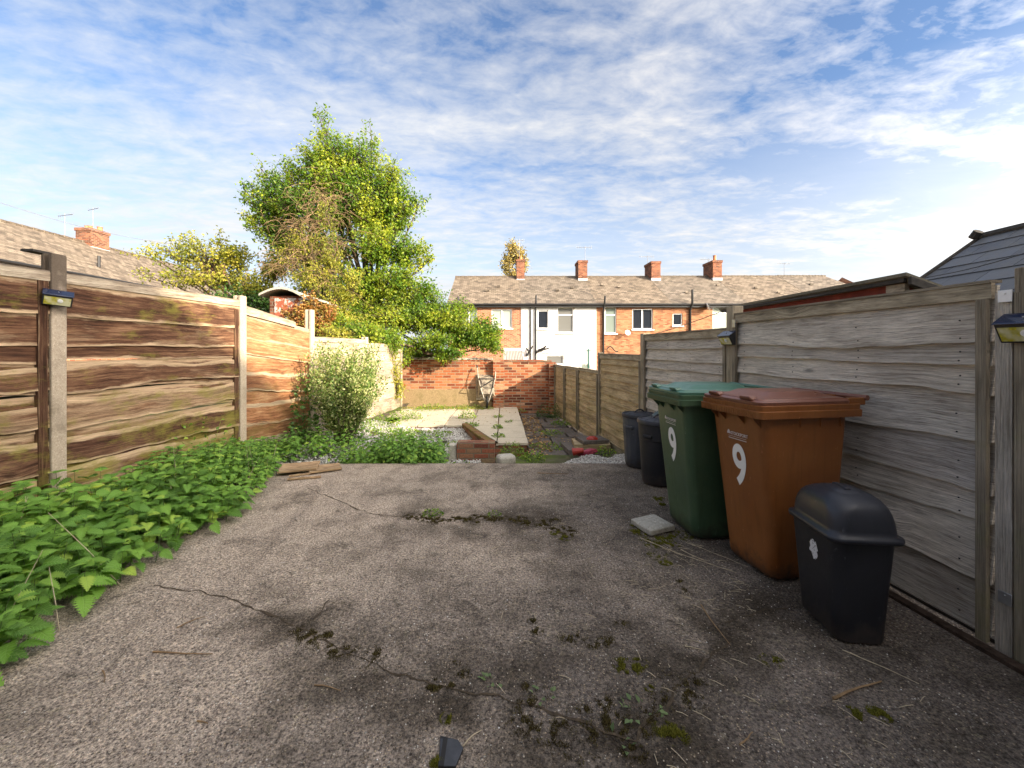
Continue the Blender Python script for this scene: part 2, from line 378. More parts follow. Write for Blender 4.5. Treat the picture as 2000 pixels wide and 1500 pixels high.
M_BRK2 = m_brick('planter_brick', [(0,(.13,.05,.035)),(.4,(.25,.085,.05)),(.75,(.32,.12,.07)),(1,(.25,.19,.11))], mortar=(.20,.16,.11), dirt=.6)
M_BH1 = m_brick('orange_house_brick', [(0,(.22,.07,.035)),(.4,(.42,.15,.07)),(1,(.55,.24,.12))], mortar=(.42,.34,.26), dirt=.15)
M_BH2 = m_brick('buff_house_brick', [(0,(.24,.08,.04)),(.3,(.40,.165,.08)),(1,(.53,.27,.14))], mortar=(.26,.18,.12), dirt=.15)
M_BRD = m_brick('old_red_brick', [(0,(.10,.035,.02)),(.5,(.25,.08,.04)),(1,(.36,.14,.07))], mortar=(.25,.19,.14), dirt=.5)

def m_conc(name, a, b, sc=60, dirtcol=(.05,.045,.04), dirt=.4, bump=.5):
    n = NT(name); o = n.map('Object'); q = n.noise(o, sc, 5, .7); c = n.mix(n.rng(q, .3, .7), a, b)
    v = n.voro(o, sc*3.2, out='Color'); sp = n.N.new('ShaderNodeSeparateColor'); n.L.new(v, sp.inputs[0])
    c = n.mix(n.rng(sp.outputs[0], .8, 1, 0, .5), c, tuple(x*.55 for x in a)); c = n.mix(n.rng(sp.outputs[1], .85, 1, 0, .5), c, tuple(min(.8, x*1.5) for x in b))
    d = n.noise(o, 3.2, 6, .65); c = n.mix(n.rng(d, .5, .72, 0, dirt), c, dirtcol)
    n.base(c, .92, .15); n.bump(q, bump, .006); return n.m
def stain_top(m_, z0, z1):
    t = m_.node_tree; b_ = t.nodes['Principled BSDF']; src = b_.inputs['Base Color'].links[0].from_socket; N_ = t.nodes
    tc = N_.new('ShaderNodeTexCoord'); sp_ = N_.new('ShaderNodeSeparateXYZ'); t.links.new(tc.outputs['Object'], sp_.inputs[0]); nz = N_.new('ShaderNodeTexNoise'); nz.inputs['Scale'].default_value = 9; nz.inputs['Detail'].default_value = 6; t.links.new(tc.outputs['Object'], nz.inputs['Vector'])
    ad = N_.new('ShaderNodeMath'); ad.operation = 'MULTIPLY_ADD'; t.links.new(nz.outputs['Fac'], ad.inputs[0]); ad.inputs[1].default_value = .9; t.links.new(sp_.outputs[2], ad.inputs[2])
    mr = N_.new('ShaderNodeMapRange'); t.links.new(ad.outputs[0], mr.inputs[0]); mr.inputs[1].default_value = z0+.45; mr.inputs[2].default_value = z1+.45; mr.inputs[4].default_value = .85
    mx = N_.new('ShaderNodeMix'); mx.data_type = 'RGBA'; t.links.new(mr.outputs[0], mx.inputs['Factor']); t.links.new(src, mx.inputs['A']); mx.inputs['B'].default_value = (.075,.055,.04,1); t.links.new(mx.outputs['Result'], b_.inputs['Base Color'])
M_CPOST = m_conc('concrete_post', (.40,.32,.23), (.54,.45,.34), dirt=.35, dirtcol=(.10,.09,.06))
M_CPOSTD = m_conc('stained_concrete_post', (.38,.30,.22), (.50,.42,.32), dirt=.5, dirtcol=(.10,.08,.05)); stain_top(M_CPOSTD, 1.55, 1.95)
M_SLAB = m_conc('paving_concrete', (.44,.38,.29), (.58,.51,.39), 45, dirt=.25, dirtcol=(.2,.17,.12))
M_STONE = m_conc('old_stone_flag', (.11,.095,.085), (.19,.165,.145), 30, dirt=.5, dirtcol=(.05,.05,.03))
M_BLOCK = m_conc('pale_stone_block', (.36,.34,.29), (.5,.47,.4), 30, dirt=.5, dirtcol=(.10,.09,.05))
M_REND = m_conc('cement_render', (.23,.165,.09), (.32,.24,.135), 25, dirt=.6, dirtcol=(.13,.11,.04))
M_WHITE = m_conc('white_render', (.60,.585,.56), (.68,.67,.65), 12, dirt=.10, dirtcol=(.5,.48,.45), bump=.3)
M_PVC = m_plain('white_pvc', (.80,.80,.79), .35, .5, .03)
M_BLKP = m_plain('black_pipe_plastic', (.02,.02,.021), .45, .4, .2)
M_SLATE_EDGE = m_plain('dark_bargeboard', (.045,.04,.035), .8, .3, .3, bump=.4)
M_FELT = m_conc('mossy_roofing_felt', (.13,.12,.09), (.20,.18,.13), 50, dirt=.4)
M_REDW = m_plain('dark_red_stained_boards', (.17,.028,.018), .75, .3, .35, bump=.4, sc=12)
M_TERRA = m_plain('terracotta', (.50,.19,.09), .85, .2, .2)
M_LEAD = m_plain('lead_flashing', (.42,.42,.44), .55, .5, .15)
M_METAL = m_plain('galvanised_metal', (.50,.51,.52), .4, .6, .15, metal=.8)
M_ALU = m_plain('grey_aerial_metal', (.22,.22,.23), .5, .5, .1, metal=.4)
M_BARK = m_plain('tree_bark', (.11,.085,.06), .95, .1, .4, bump=1.0, sc=18)
M_TWIG = m_plain('dry_twig', (.27,.18,.10), .9, .1, .3)
M_STRAW = m_plain('pale_straw', (.50,.42,.29), .85, .15, .3)
M_SOIL = m_conc('dark_soil', (.05,.038,.026), (.10,.075,.05), 30, dirt=.3, dirtcol=(.03,.025,.02), bump=1)

def m_roof(name, cols, bw, rh, bump=1.0, moss=.2):
    n = NT(name); uv = n.map('UV'); bt = n.N.new('ShaderNodeTexBrick'); n.L.new(uv, bt.inputs[0]); bt.inputs['Scale'].default_value = 1
    bt.inputs['Brick Width'].default_value = bw; bt.inputs['Row Height'].default_value = rh; bt.inputs['Mortar Size'].default_value = .008; bt.inputs['Mortar Smooth'].default_value = 0
    bt.inputs['Color1'].default_value = (0,0,0,1); bt.inputs['Color2'].default_value = (1,1,1,1); bt.inputs['Mortar'].default_value = (.5,.5,.5,1)
    c = n.ramp(bt.outputs['Color'], cols); q = n.noise(uv, 14, 5, .7); c = n.mix(1.0, c, n.ramp(q, [(.3,(.7,.7,.7)),(.7,(1.25,1.22,1.2))]), 'MULTIPLY')
    c = n.mix(n.rng(n.noise(uv, .7, 5, .6), .5, .8, 0, moss), c, (.17,.15,.08)); c = n.mix(n.math('MULTIPLY', bt.outputs['Fac'], .8), c, (.02,.018,.015))
    sx, sy, _ = n.sepuv(); saw = n.math('FRACT', n.math('DIVIDE', sy, rh))
    n.base(c, .75, .3); n.bump(n.math('ADD', n.math('MULTIPLY', saw, -.8), n.math('MULTIPLY', bt.outputs['Fac'], -.8)), bump, .02); return n.m
M_TILE = m_roof('brown_stone_tile', [(0,(.10,.078,.057)),(.5,(.18,.142,.104)),(1,(.26,.21,.155))], .28, .2)
M_TILE2 = m_roof('greyer_roof_tile', [(0,(.095,.078,.06)),(.5,(.165,.135,.105)),(1,(.245,.205,.16))], .28, .2)
M_SLATE = m_roof('dark_roof_slate', [(0,(.03,.034,.042)),(.5,(.045,.05,.06)),(1,(.07,.075,.085))], .42, .21, moss=.15)

def m_glass(name, col, rough=.06):
    n = NT(name); n.base(col, rough, .8); return n.m
G_DARK = m_glass('dark_window_glass', (.018,.022,.03)); G_GREY = m_glass('grey_blind_behind_glass', (.16,.16,.15)); G_GREEN = m_glass('greenish_curtained_glass', (.20,.24,.21))
G_NET = m_glass('net_curtain_glass', (.38,.42,.36))

# ------------------------------------------------------------------ ground
def struct(name, mb, mat, parent=None, **k):
    o = mb.build(name, mat, parent, **k)
    if not parent: tag(o, kind='structure')
    return o
b = MB(); R = 600
b.face([(-R,-R,-.62),(R,-R,-.62),(R,R,-.62),(-R,R,-.62)])
n = NT('rough_grass_ground'); q = n.noise(n.map('Object'), .8, 8, .7); n.base(n.ramp(q, [(.3,(.05,.06,.02)),(.6,(.10,.10,.04)),(.8,(.16,.13,.08))]), .95, .1); n.bump(q, .6, .05)
struct('ground', b, n.m)

CR1 = [(300,1146),(400,1158),(470,1176),(530,1200),(590,1232),(650,1262),(700,1285),(760,1310),(830,1335),(900,1352),(960,1362),(1050,1385),(1130,1412),(1200,1440),(1240,1450),(1290,1400),(1330,1340),(1380,1290),(1422,1250),(1398,1222),(1440,1205),(1500,1190),(1562,1184)]
CR2 = [(600,955),(650,974),(690,990),(730,1005),(790,1010),(850,1014),(920,1016),(1000,1016),(1060,1021),(1110,1055)]
CR3 = [(610,1215),(640,1180),(652,1166)]
def crackpts(L, amp=.012, step=.03):
    pts = [G(*p).to_2d() for p in L]; out = []
    for a, c in zip(pts[:-1], pts[1:]):
        k = max(1, int((c-a).length/step))
        for i in range(k):
            p = a+(c-a)*i/k; nn = mnoise.noise_vector(Vector((p.x*16, p.y*16, 1.5)))*amp+mnoise.noise_vector(Vector((p.x*50, p.y*50, 4)))*amp*.5
            out.append((p.x+nn.x*1.6, p.y+nn.y*1.6))
    return out
C1, C2, C3 = crackpts(CR1), crackpts(CR2), crackpts(CR3)

# the drive: a concrete slab, its sheet fine enough to carry hollows and the dirt that collects there
DY = 5.02
xs = np.arange(-4.3, 2.61, .03); ys = np.arange(-.74, DY+.001, .032)
ys[-1] = DY
XX, YY = np.meshgrid(xs, ys)
allc = np.array(C1+C2)
ns = np.zeros_like(XX); nf = np.zeros_like(XX)
for j in range(XX.shape[0]):
    for i in range(XX.shape[1]):
        v = Vector((XX[j,i], YY[j,i], 0)); ns[j,i] = mnoise.fractal(v*.8, 1.0, 2.0, 3); nf[j,i] = mnoise.fractal(v*4, .9, 2.0, 3)
pt = np.stack([XX.ravel(), YY.ravel()], 1); dmin = np.full(len(pt), 9.)
c1l = np.array([p for p in C1 if p[0] > -1.2]); c2l = np.array([p for p in C2 if p[0] > -.85])
for p in np.vstack([c1l, c2l]): dmin = np.minimum(dmin, np.hypot(pt[:,0]-p[0], pt[:,1]-p[1]))
dmin = dmin.reshape(XX.shape)
dirt = np.clip(1.0-dmin/ (.16+.34*np.clip(nf+.35,0,1)), 0, 1)*np.clip(.75+nf*1.3, 0, 1)
tone = np.clip((XX+1.15+ns*1.4)/2.4, 0, 1)*np.clip((5.4-YY)/2.0+.55, 0, 1)  # darker to the right: stains, plus the falling light put into the colour
Z = ns*.010+nf*.0035
V = np.stack([XX, YY, Z], -1).reshape(-1, 3); nx = len(xs); ny = len(ys)
Fq = [(j*nx+i, j*nx+i+1, (j+1)*nx+i+1, (j+1)*nx+i) for j in range(ny-1) for i in range(nx-1)]
# front lip and underside
bb = len(V); top = [(ny-1)*nx+i for i in range(nx)]; lo = [(xs[i], DY-.012+.02*random.random()-.01, -.2) for i in range(nx)]
V = np.vstack([V, np.array(lo)]); Fq += [(top[i+1], top[i], bb+i, bb+i+1)[::-1] for i in range(nx-1)]
me = bpy.data.meshes.new('driveway'); me.from_pydata([tuple(p) for p in V], [], Fq)
a = me.attributes.new('dirt', 'FLOAT', 'POINT'); a.data.foreach_set('value', np.concatenate([dirt.ravel(), np.full(nx, .5)]).astype(np.float32))
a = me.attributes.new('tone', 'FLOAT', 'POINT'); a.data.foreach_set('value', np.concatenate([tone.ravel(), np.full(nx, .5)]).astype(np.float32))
me.polygons.foreach_set('use_smooth', [True]*len(me.polygons))
n = NT('exposed_aggregate_concrete'); o = n.map('Object')
big = n.noise(o, 2.2, 7, .68); med = n.noise(o, 11, 6, .7); fin = n.noise(o, 90, 4, .7)
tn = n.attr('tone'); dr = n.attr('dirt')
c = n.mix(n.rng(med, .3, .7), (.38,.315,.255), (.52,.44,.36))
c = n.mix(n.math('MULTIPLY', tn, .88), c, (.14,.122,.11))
tk = n.noise(n.map('Object', (2.6, .35, 1)), 1.0, 5, .65, .4); c = n.mix(n.rng(tk, .50, .72, 0, .5), c, (.12,.105,.092))
v1 = n.voro(o, 105, out='Color'); v1d = n.voro(o, 105); sp = n.N.new('ShaderNodeSeparateColor'); n.L.new(v1, sp.inputs[0])
st = n.ramp(sp.outputs[0], [(0,(.07,.055,.05)),(.25,(.22,.16,.125)),(.45,(.42,.34,.25)),(.68,(.15,.125,.12)),(.8,(.58,.47,.32)),(.93,(.78,.74,.66))], 'CONSTANT')
sm = n.math('MULTIPLY', n.rng(v1d, .25, .5, 1, 0), n.rng(sp.outputs[1], .25, .45))
c = n.mix(n.math('MULTIPLY', sm, .75), c, st)
v2 = n.voro(o, 46, out='Color'); v2d = n.voro(o, 46); sp2 = n.N.new('ShaderNodeSeparateColor'); n.L.new(v2, sp2.inputs[0])
sm2 = n.math('MULTIPLY', n.rng(v2d, .12, .3, 1, 0), n.rng(sp2.outputs[1], .8, .84))
c = n.mix(n.math('MULTIPLY', sm2, .8), c, n.ramp(sp2.outputs[0], [(0,(.10,.09,.08)),(.4,(.36,.31,.26)),(.8,(.6,.57,.52))], 'CONSTANT'))
c = n.mix(n.rng(n.math('ADD', big, n.math('MULTIPLY', tn, .10)), .50, .70, 0, .72), c, (.085,.07,.055))
c = n.mix(n.rng(n.math('ADD', n.noise(o, 6.0, 7, .78, .8), n.math('MULTIPLY', tn, .05)), .56, .66, 0, .65), c, (.06,.05,.04))
lich = n.math('MULTIPLY', n.rng(n.noise(o, 26, 5, .7), .56, .64), n.rng(n.noise(o, 1.4, 3), .45, .6)); c = n.mix(n.math('MULTIPLY', lich, .4), c, (.42,.37,.24))
dd = n.math('MULTIPLY', dr, n.rng(n.math('ADD', n.math('MULTIPLY', fin, .6), n.math('MULTIPLY', med, .6)), .38, .58), clamp=True)
c = n.mix(n.math('MULTIPLY', dd, .92), c, (.035,.026,.016))
v4 = n.noise(o, 78, 4, .85); c = n.mix(1.0, c, n.ramp(v4, [(.38,(.38,.36,.35)),(.5,(1.0,.99,.97)),(.62,(1.75,1.68,1.56))]), 'MULTIPLY')
n.base(c, .88, .22)
h = n.math('ADD', n.math('MULTIPLY', sm, .5), n.math('ADD', n.math('MULTIPLY', sm2, .8), n.math('MULTIPLY', fin, .9))); h = n.math('ADD', h, n.math('MULTIPLY', med, 1.2))
n.bump(h, 1.0, .010)
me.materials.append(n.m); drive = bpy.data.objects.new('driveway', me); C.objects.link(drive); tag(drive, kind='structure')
def dz(x, y):
    v = Vector((x, y, 0)); return mnoise.fractal(v*.8, 1.0, 2.0, 3)*.010+mnoise.fractal(v*4, .9, 2.0, 3)*.0035

def crack_strip(pts, w0, seed):
    m_ = MB(); L = []; r_ = random.Random(seed)
    for i, p in enumerate(pts):
        a_ = Vector(pts[min(i+1, len(pts)-1)])-Vector(pts[max(0, i-1)]); nn = Vector((-a_.y, a_.x)).normalized()
        w = w0*(.35+1.1*abs(mnoise.noise(Vector((p[0]*9, p[1]*9, seed)))*2))*(.7+.6*r_.random()); z = dz(*p)+.003
        L.append(((p[0]+nn.x*w, p[1]+nn.y*w, z), (p[0]-nn.x*w, p[1]-nn.y*w, z)))
    for (a_, b_), (c_, d_) in zip(L[:-1], L[1:]): m_.face([a_, b_, d_, c_])
    return m_
for k, (pp, w) in enumerate(((C1, .0042), (C2, .0055), (C3, .004))):
    struct('crack', crack_strip(pp, w, k), M_SOIL, drive, weld=False)

# lower ground behind the drive edge, path, gravel, patio
def sheet(name, poly, z, mat, amp=.012, step=.08):
    m_ = MB(); x0 = min(p[0] for p in poly); x1 = max(p[0] for p in poly); y0 = min(p[1] for p in poly); y1 = max(p[1] for p in poly)
    def inside(x, y):
        k = False; j = len(poly)-1
        for i in range(len(poly)):
            xi, yi = poly[i]; xj, yj = poly[j]
            if (yi > y) != (yj > y) and x < (xj-xi)*(y-yi)/(yj-yi)+xi: k = not k
            j = i
        return k
    for x in np.arange(x0, x1, step):
        for y in np.arange(y0, y1, step):
            if inside(x+step/2, y+step/2):
                q = [(x, y), (x+step, y), (x+step, y+step), (x, y+step)]
                m_.face([(u, v, (z(u, v) if callable(z) else z)+amp*mnoise.noise(Vector((u*3, v*3, 0)))*2) for u, v in q])
    return struct(name, m_, mat, smooth=180)
sheet('soil_border', [(-4.3,-.7),(-2.6,-.7),(-2.6,DY-.3),(-3.0,DY),(-4.3,DY)], .02, M_SOIL, .02)
n = NT('earth_and_moss'); o = n.map('Object'); q = n.noise(o, 5, 8, .7); n.base(n.mix(n.rng(n.noise(o, 1.3, 5), .45, .6), n.ramp(q, [(.3,(.05,.04,.03)),(.7,(.16,.13,.10))]), n.ramp(q, [(.3,(.05,.07,.02)),(.7,(.12,.15,.04))])), .95, .1); n.bump(q, 1, .02); M_EARTH = n.m
sheet('garden_soil', [(-4.2,DY-.02),(2.1,DY-.02),(2.1,6.9),(1.9,11.5),(-3.2,11.5)], -.44, M_EARTH, .02, .1)
def pz(x, y=0): return -.285+.16*min(1, max(0, (-1.9-x)/.7))
sheet('planter_soil', [(-3.7,DY+.02),(-.75,DY+.02),(-.2,6.2),(-.72,8.4),(-.75,8.66),(-3.2,8.66)], pz, M_EARTH, .03, .07)
sheet('path_verge', [(.95,DY),(2.1,DY),(2.05,6.35),(.3,6.35),(-.1,6.1),(-.2,DY)], -.26, M_EARTH, .03, .08)
sheet('left_bed', [(-3.4,8.6),(-2.62,8.6),(-2.62,11.4),(-3.0,11.4)], -.10, M_EARTH, .03, .08)

# path of uneven stone flags
fl = MB(); r_ = random.Random(4)
y = 6.35
while y < 11.2:
    h = r_.uniform(.42, .62); x = .42
    while x < 1.9:
        w = r_.uniform(.42, .68); t = r_.uniform(-.01, .012)
        q = [(x+.012+r_.uniform(0,.03), y+.012), (min(x+w, 2.0)-.012, y+.012+r_.uniform(0,.03)), (min(x+w, 2.0)-.012-r_.uniform(0,.03), y+h-.012), (x+.012, y+h-.012-r_.uniform(0,.03))]
        zt = -.385+t; lo_ = [(a_, b_, -.5) for a_, b_ in q]; hi_ = [(a_, b_, zt+r_.uniform(-.006,.006)) for a_, b_ in q]
        fl.loft([lo_, hi_]); x += w
    y += h
struct('stone_path', fl, M_STONE, bevel=.008)

# patio of concrete slabs with brick edging
pa = MB(); ge = MB()
colx = [-2.98+.0, -2.42, -1.84, -1.27, -.70, -.13, .44]
rowL = [8.62, 9.23, 9.84, 10.45, 11.06, 11.34]; rowR = [7.0, 7.45, 8.62, 9.23, 9.84, 10.45, 11.06, 11.34]
def slab(x0, x1, y0, y1):
    t = r_.uniform(-.004, .004); M = Matrix.Translation((0, 0, -.2+t)); e = .011
    pa.box((x0+e, y0+e, -.045), (x1-e, y1-e, 0), M)
for i in range(len(colx)-2):
    for j in range(len(rowL)-1):
        if i == 0 and j < 2: continue
        slab(colx[i], colx[i+1], rowL[j], rowL[j+1])
for j in range(len(rowR)-1): slab(-.13, .42-.01*j, rowR[j], rowR[j+1])
# slanting slabs between the planter wall and the right column
for y0, y1 in ((7.0, 7.45), (7.45, 8.62)):
    f = lambda y: -.60*(y-6.85)/1.65-.05
    lo_ = [(f(y0), y0+.006, -.245), (-.136, y0+.006, -.245), (-.136, y1-.006, -.245), (f(y1), y1-.006, -.245)]
    pa.loft([lo_, [(a_, b_, -.2) for a_, b_, _ in lo_]])
struct('patio', pa, M_SLAB, bevel=.006)
bs = MB(); bs.box((-2.40, 8.64, -.5), (-.70, 11.3, -.252)); bs.box((-.70, 7.06, -.5), (.38, 11.3, -.253)); bs.box((-.66, 7.03, -.46), (.385, 7.058, -.250))
struct('patio_base', bs, M_BRK2)

# white chippings
def chip_field(name, poly, n_, z, r0, r1, mat, amp=.0):
    x0 = min(p[0] for p in poly); x1 = max(p[0] for p in poly); y0 = min(p[1] for p in poly); y1 = max(p[1] for p in poly)
    T = np.array([(1,0,0),(-1,0,0),(0,1,0),(0,-1,0),(0,0,.8),(0,0,-.8)])*.5; Fc = [(0,2,4),(2,1,4),(1,3,4),(3,0,4),(2,0,5),(1,2,5),(3,1,5),(0,3,5)]
    pos = []
    while len(pos) < n_:
        x = random.uniform(x0, x1); y = random.uniform(y0, y1); k = False; j = len(poly)-1
        for i in range(len(poly)):
            xi, yi = poly[i]; xj, yj = poly[j]
            if (yi > y) != (yj > y) and x < (xj-xi)*(y-yi)/(yj-yi)+xi: k = not k
            j = i
        if k and mnoise.noise(Vector((x*2.3, y*2.3, 7))) > -.42: pos.append((x, y, (z(x, y) if callable(z) else z)+random.uniform(0, amp)))
    N = len(pos)
    return tag(leaves(name, T, Fc, [(0,0)]*6, pos, rdir(N), rdir(N), rng.uniform(r0, r1, N), mat), kind='stuff')
n = NT('white_chippings'); n.base(n.ramp(n.island(), [(0,(.30,.28,.25)),(.5,(.50,.48,.44)),(1,(.68,.67,.64))]), .7, .3); M_CHIP = n.m
o_ = chip_field('white_gravel', [(-3.2,5.1),(-.6,5.1),(-.3,6.3),(-.85,8.58),(-3.1,8.58)], 19000, lambda x, y: pz(x)+.005, .02, .045, M_CHIP, .035); tag(o_, 'white stone chippings in the raised bed in front of the patio', 'gravel')
o_ = chip_field('white_gravel', [(.45,5.05),(2.0,5.05),(2.0,6.25),(1.25,6.2),(.85,5.8)], 9000, -.235, .018, .04, M_CHIP, .04); tag(o_, 'white stone chippings heaped at the end of the drive by the right fence', 'gravel')
n = NT('loose_aggregate'); n.base(n.ramp(n.island(), [(0,(.04,.032,.026)),(.3,(.14,.11,.09)),(.55,(.34,.27,.20)),(.8,(.52,.42,.30)),(.93,(.62,.57,.48)),(1,(.80,.79,.76))]), .85, .2); M_AGG = n.m
o_ = chip_field('loose_grit', [(-2.3,.9),(1.9,.9),(1.9,4.9),(-2.4,4.9)], 19000, lambda x, y: dz(x, y)-.0005, .003, .0095, M_AGG); tag(o_, 'loose grit and small stones lying on the concrete drive', 'grit')

# moss and dirt tufts along the cracks
def moss(name, pts, mat, label, n_per=60, rad=.05, h=.018):
    pos = []
    for p in pts:
        k = int(n_per*random.uniform(.4, 1.6)); rr = rad*random.uniform(.5, 1.5)
        for _ in range(k):
            a_ = random.uniform(0, 6.283); q = rr*random.random()**.7; x_ = p[0]+q*math.cos(a_)*1.2; y_ = p[1]+q*math.sin(a_)
            if mnoise.noise(Vector((x_*30, y_*30, 1))) < .0: continue
            pos.append((x_, y_, dz(x_, y_)+.001, h*(1.15-.8*(q/rr)**2)*random.uniform(.6, 1.1)))
    pos = np.array(pos); N = len(pos); d = rng.normal(size=(N, 3))*.45+np.array([0, 0, 1.0])
    T = [(-.20,0,0),(.20,0,0),(0,1,0),(0,.1,.2)]; 
    o = leaves(name, T, [(0,1,2),(0,2,3),(1,3,2)], [(0,0)]*4, pos[:, :3], d, rdir(N), pos[:, 3]*rng.uniform(.6, 1.3, N), mat)
    return tag(o, label, 'moss', kind='stuff')
n = NT('brown_moss'); n.base(n.ramp(n.island(), [(0,(.025,.018,.010)),(.5,(.05,.038,.016)),(.85,(.085,.07,.02)),(1,(.16,.14,.05))]), .95, .05); M_MOSSB = n.m
n = NT('olive_moss'); n.base(n.ramp(n.island(), [(0,(.04,.04,.008)),(.5,(.10,.10,.015)),(1,(.19,.18,.03))]), .95, .05); M_MOSSG = n.m
mp = [p for i, p in enumerate(C1) if -1.0 < p[0] < .8 and p[1] < 2.1 and mnoise.noise(Vector((p[0]*5, p[1]*5, 2))) > -.15] 
mp = [(p[0]+random.gauss(0, .05), p[1]+random.gauss(0, .035)) for p in mp]+[tuple(G(*q).to_2d()) for q in ((1040,1215),(1050,1235),(1110,1250),(1160,1262),(1185,1255),(1215,1220),(1130,1245),(890,1300),(905,1320),(880,1340),(1030,1345),(1060,1365),(1080,1440),(1100,1470),(1150,1490),(1035,1425),(1180,1375),(1200,1400),(1250,1480),(1340,1150),(1330,1135))]
moss('brown_moss', mp, M_MOSSB, 'dark brown moss and dirt along the crack across the near drive', 420, .046, .010)
moss('brown_moss', [(p[0]+random.gauss(0,.05), p[1]+random.gauss(0,.03)) for p in C2 if p[0] > -.8], M_MOSSB, 'dark brown moss along the far crack across the drive', 340, .055, .013)
moss('green_moss', [tuple(G(*q).to_2d()) for q in ((1215,1300),(1235,1308),(1250,1298),(1225,1315),(1268,1348),(1300,1430),(1318,1440),(875,1405),(1665,1395),(1675,1400),(1712,1392),(1720,1398),(1508,1290),(1085,1042),(1105,1052),(855,1490),(1300,1100))], M_MOSSG, 'olive green moss cushions dotted over the near drive', 900, .036, .013)
moss('green_moss', [tuple(G(*q).to_2d()) for q in ((1250,1040),(1262,1055),(1275,1064),(1290,1052),(1310,1050),(1325,1042),(1284,1086),(1300,1060),(1318,1065),(1240,1028),(1340,1050),(1292,985),(1288,975))], M_MOSSG, 'olive green moss around the loose stone block', 1000, .055, .014)
M_BLACKP = m_plain('matt_black_plastic', (.018,.018,.02), .45, .45, .2)
# ------------------------------------------------------------------ fences
def wboard(m_, A, B, zl, zh, off, th, amp, seed, idx, tilt=.012, n=26, dza=0, dzb=0, toprag=True):
    """one waney board from A to B (plan points), between heights zl and zh, its foot standing proud"""
    A = Vector((A[0], A[1], 0)); B = Vector((B[0], B[1], 0)); D = (B-A); L = D.length; D.normalize(); Nn = Vector((-D.y, D.x, 0))*off[0]
    K = 3; rows = []
    for i in range(n+1):
        t = i/n; u = t*L; s1 = mnoise.noise(Vector((u*1.1, seed*3.3, .5)))*amp*1.7+mnoise.noise(Vector((u*4.5, seed*5.1, 2)))*amp*.55+mnoise.noise(Vector((u*13, seed*2.1, 5)))*amp*.16
        s2 = (mnoise.noise(Vector((u*1.2, seed*7.7, 9)))*amp*1.5+mnoise.noise(Vector((u*5, seed*4.1, 12)))*amp*.4) if toprag else 0
        dzz = dza+(dzb-dza)*t; bow = mnoise.noise(Vector((u*.9, seed, 20)))*.008
        z0 = zl+s1+dzz; z1 = zh+s2+dzz; P0 = A+D*u
        fr = []; 
        for k in range(K+1):
            w = k/K; o = off[1]+bow+tilt*(1-w)
            fr.append((P0+Nn*o+Vector((0,0,z0+(z1-z0)*w)), (u+seed*1.7, idx+.02+.96*w)))
        bk = [(P0+Nn*(off[1]+bow+tilt*(1-k/K)-th)+Vector((0,0,z0+(z1-z0)*k/K)), (u+seed*1.7, idx+.02+.96*k/K)) for k in range(K+1)]
        rows.append((fr, bk))
    for i in range(n):
        (f0, b0), (f1, b1) = rows[i], rows[i+1]
        for k in range(K):
            m_.face([f0[k][0], f1[k][0], f1[k+1][0], f0[k+1][0]], [f0[k][1], f1[k][1], f1[k+1][1], f0[k+1][1]])
            m_.face([b1[k][0], b0[k][0], b0[k+1][0], b1[k+1][0]], [b1[k][1], b0[k][1], b0[k+1][1], b1[k+1][1]])
        for k in (0, K):
            q = [f0[k], f1[k], b1[k], b0[k]]; q = q if k else q[::-1]; m_.face([x[0] for x in q], [x[1] for x in q])
    for (fr, bk) in (rows[0], rows[-1]):
        for k in range(K): m_.face([fr[k][0], fr[k+1][0], bk[k+1][0], bk[k][0]], [fr[k][1], fr[k+1][1], bk[k+1][1], bk[k][1]])

def bar(m_, A, B, w, h, idx=0, side=1, o=0.0):
    """a squared timber between two space points, lying along the fence: w across, h tall"""
    A = Vector(A); B = Vector(B); D = (B-A).normalized(); Nn = Vector((-D.y, D.x, 0)).normalized()*side; U = Vector((0,0,1))
    L = (B-A).length; q = []
    for P_, u in ((A, 0), (B, L)):
        q.append([P_+Nn*(o), P_+Nn*(o+w), P_+Nn*(o+w)+U*h, P_+Nn*o+U*h])
    a, b_ = q
    for k in range(4):
        k2 = (k+1) % 4; m_.face([a[k], a[k2], b_[k2], b_[k]], [(0, idx+.05+.2*k), (0, idx+.22+.2*k), (L, idx+.22+.2*k), (L, idx+.05+.2*k)])
    m_.face(a[::-1], [(0, idx+.1), (w, idx+.1), (w, idx+.1+h), (0, idx+.1+h)]); m_.face(b_, [(0, idx+.1), (w, idx+.1), (w, idx+.1+h), (0, idx+.1+h)])
def vbar(m_, c, dx, dy, z0, z1, ang, idx=0):
    M = Matrix.Translation((c[0], c[1], 0)) @ Matrix.Rotation(ang, 4, 'Z'); b_ = len(m_.f)
    for (x0, x1, y0, y1, flip) in ((-dx, dx, -dy, -dy, 0), (dx, dx, -dy, dy, 0), (dx, -dx, dy, dy, 0), (-dx, -dx, dy, -dy, 0)):
        N_ = 6
        for k in range(N_):
            za = z0+(z1-z0)*k/N_; zb = z0+(z1-z0)*(k+1)/N_
            m_.face([M @ Vector((x0, y0, za)), M @ Vector((x1, y1, za)), M @ Vector((x1, y1, zb)), M @ Vector((x0, y0, zb))], [(za, idx+.1), (za, idx+.8), (zb, idx+.8), (zb, idx+.1)])
    m_.face([M @ Vector(p) for p in ((-dx,-dy,z1),(dx,-dy,z1),(dx,dy,z1),(-dx,dy,z1))], [(0, idx+.1), (.1, idx+.1), (.1, idx+.6), (0, idx+.6)])

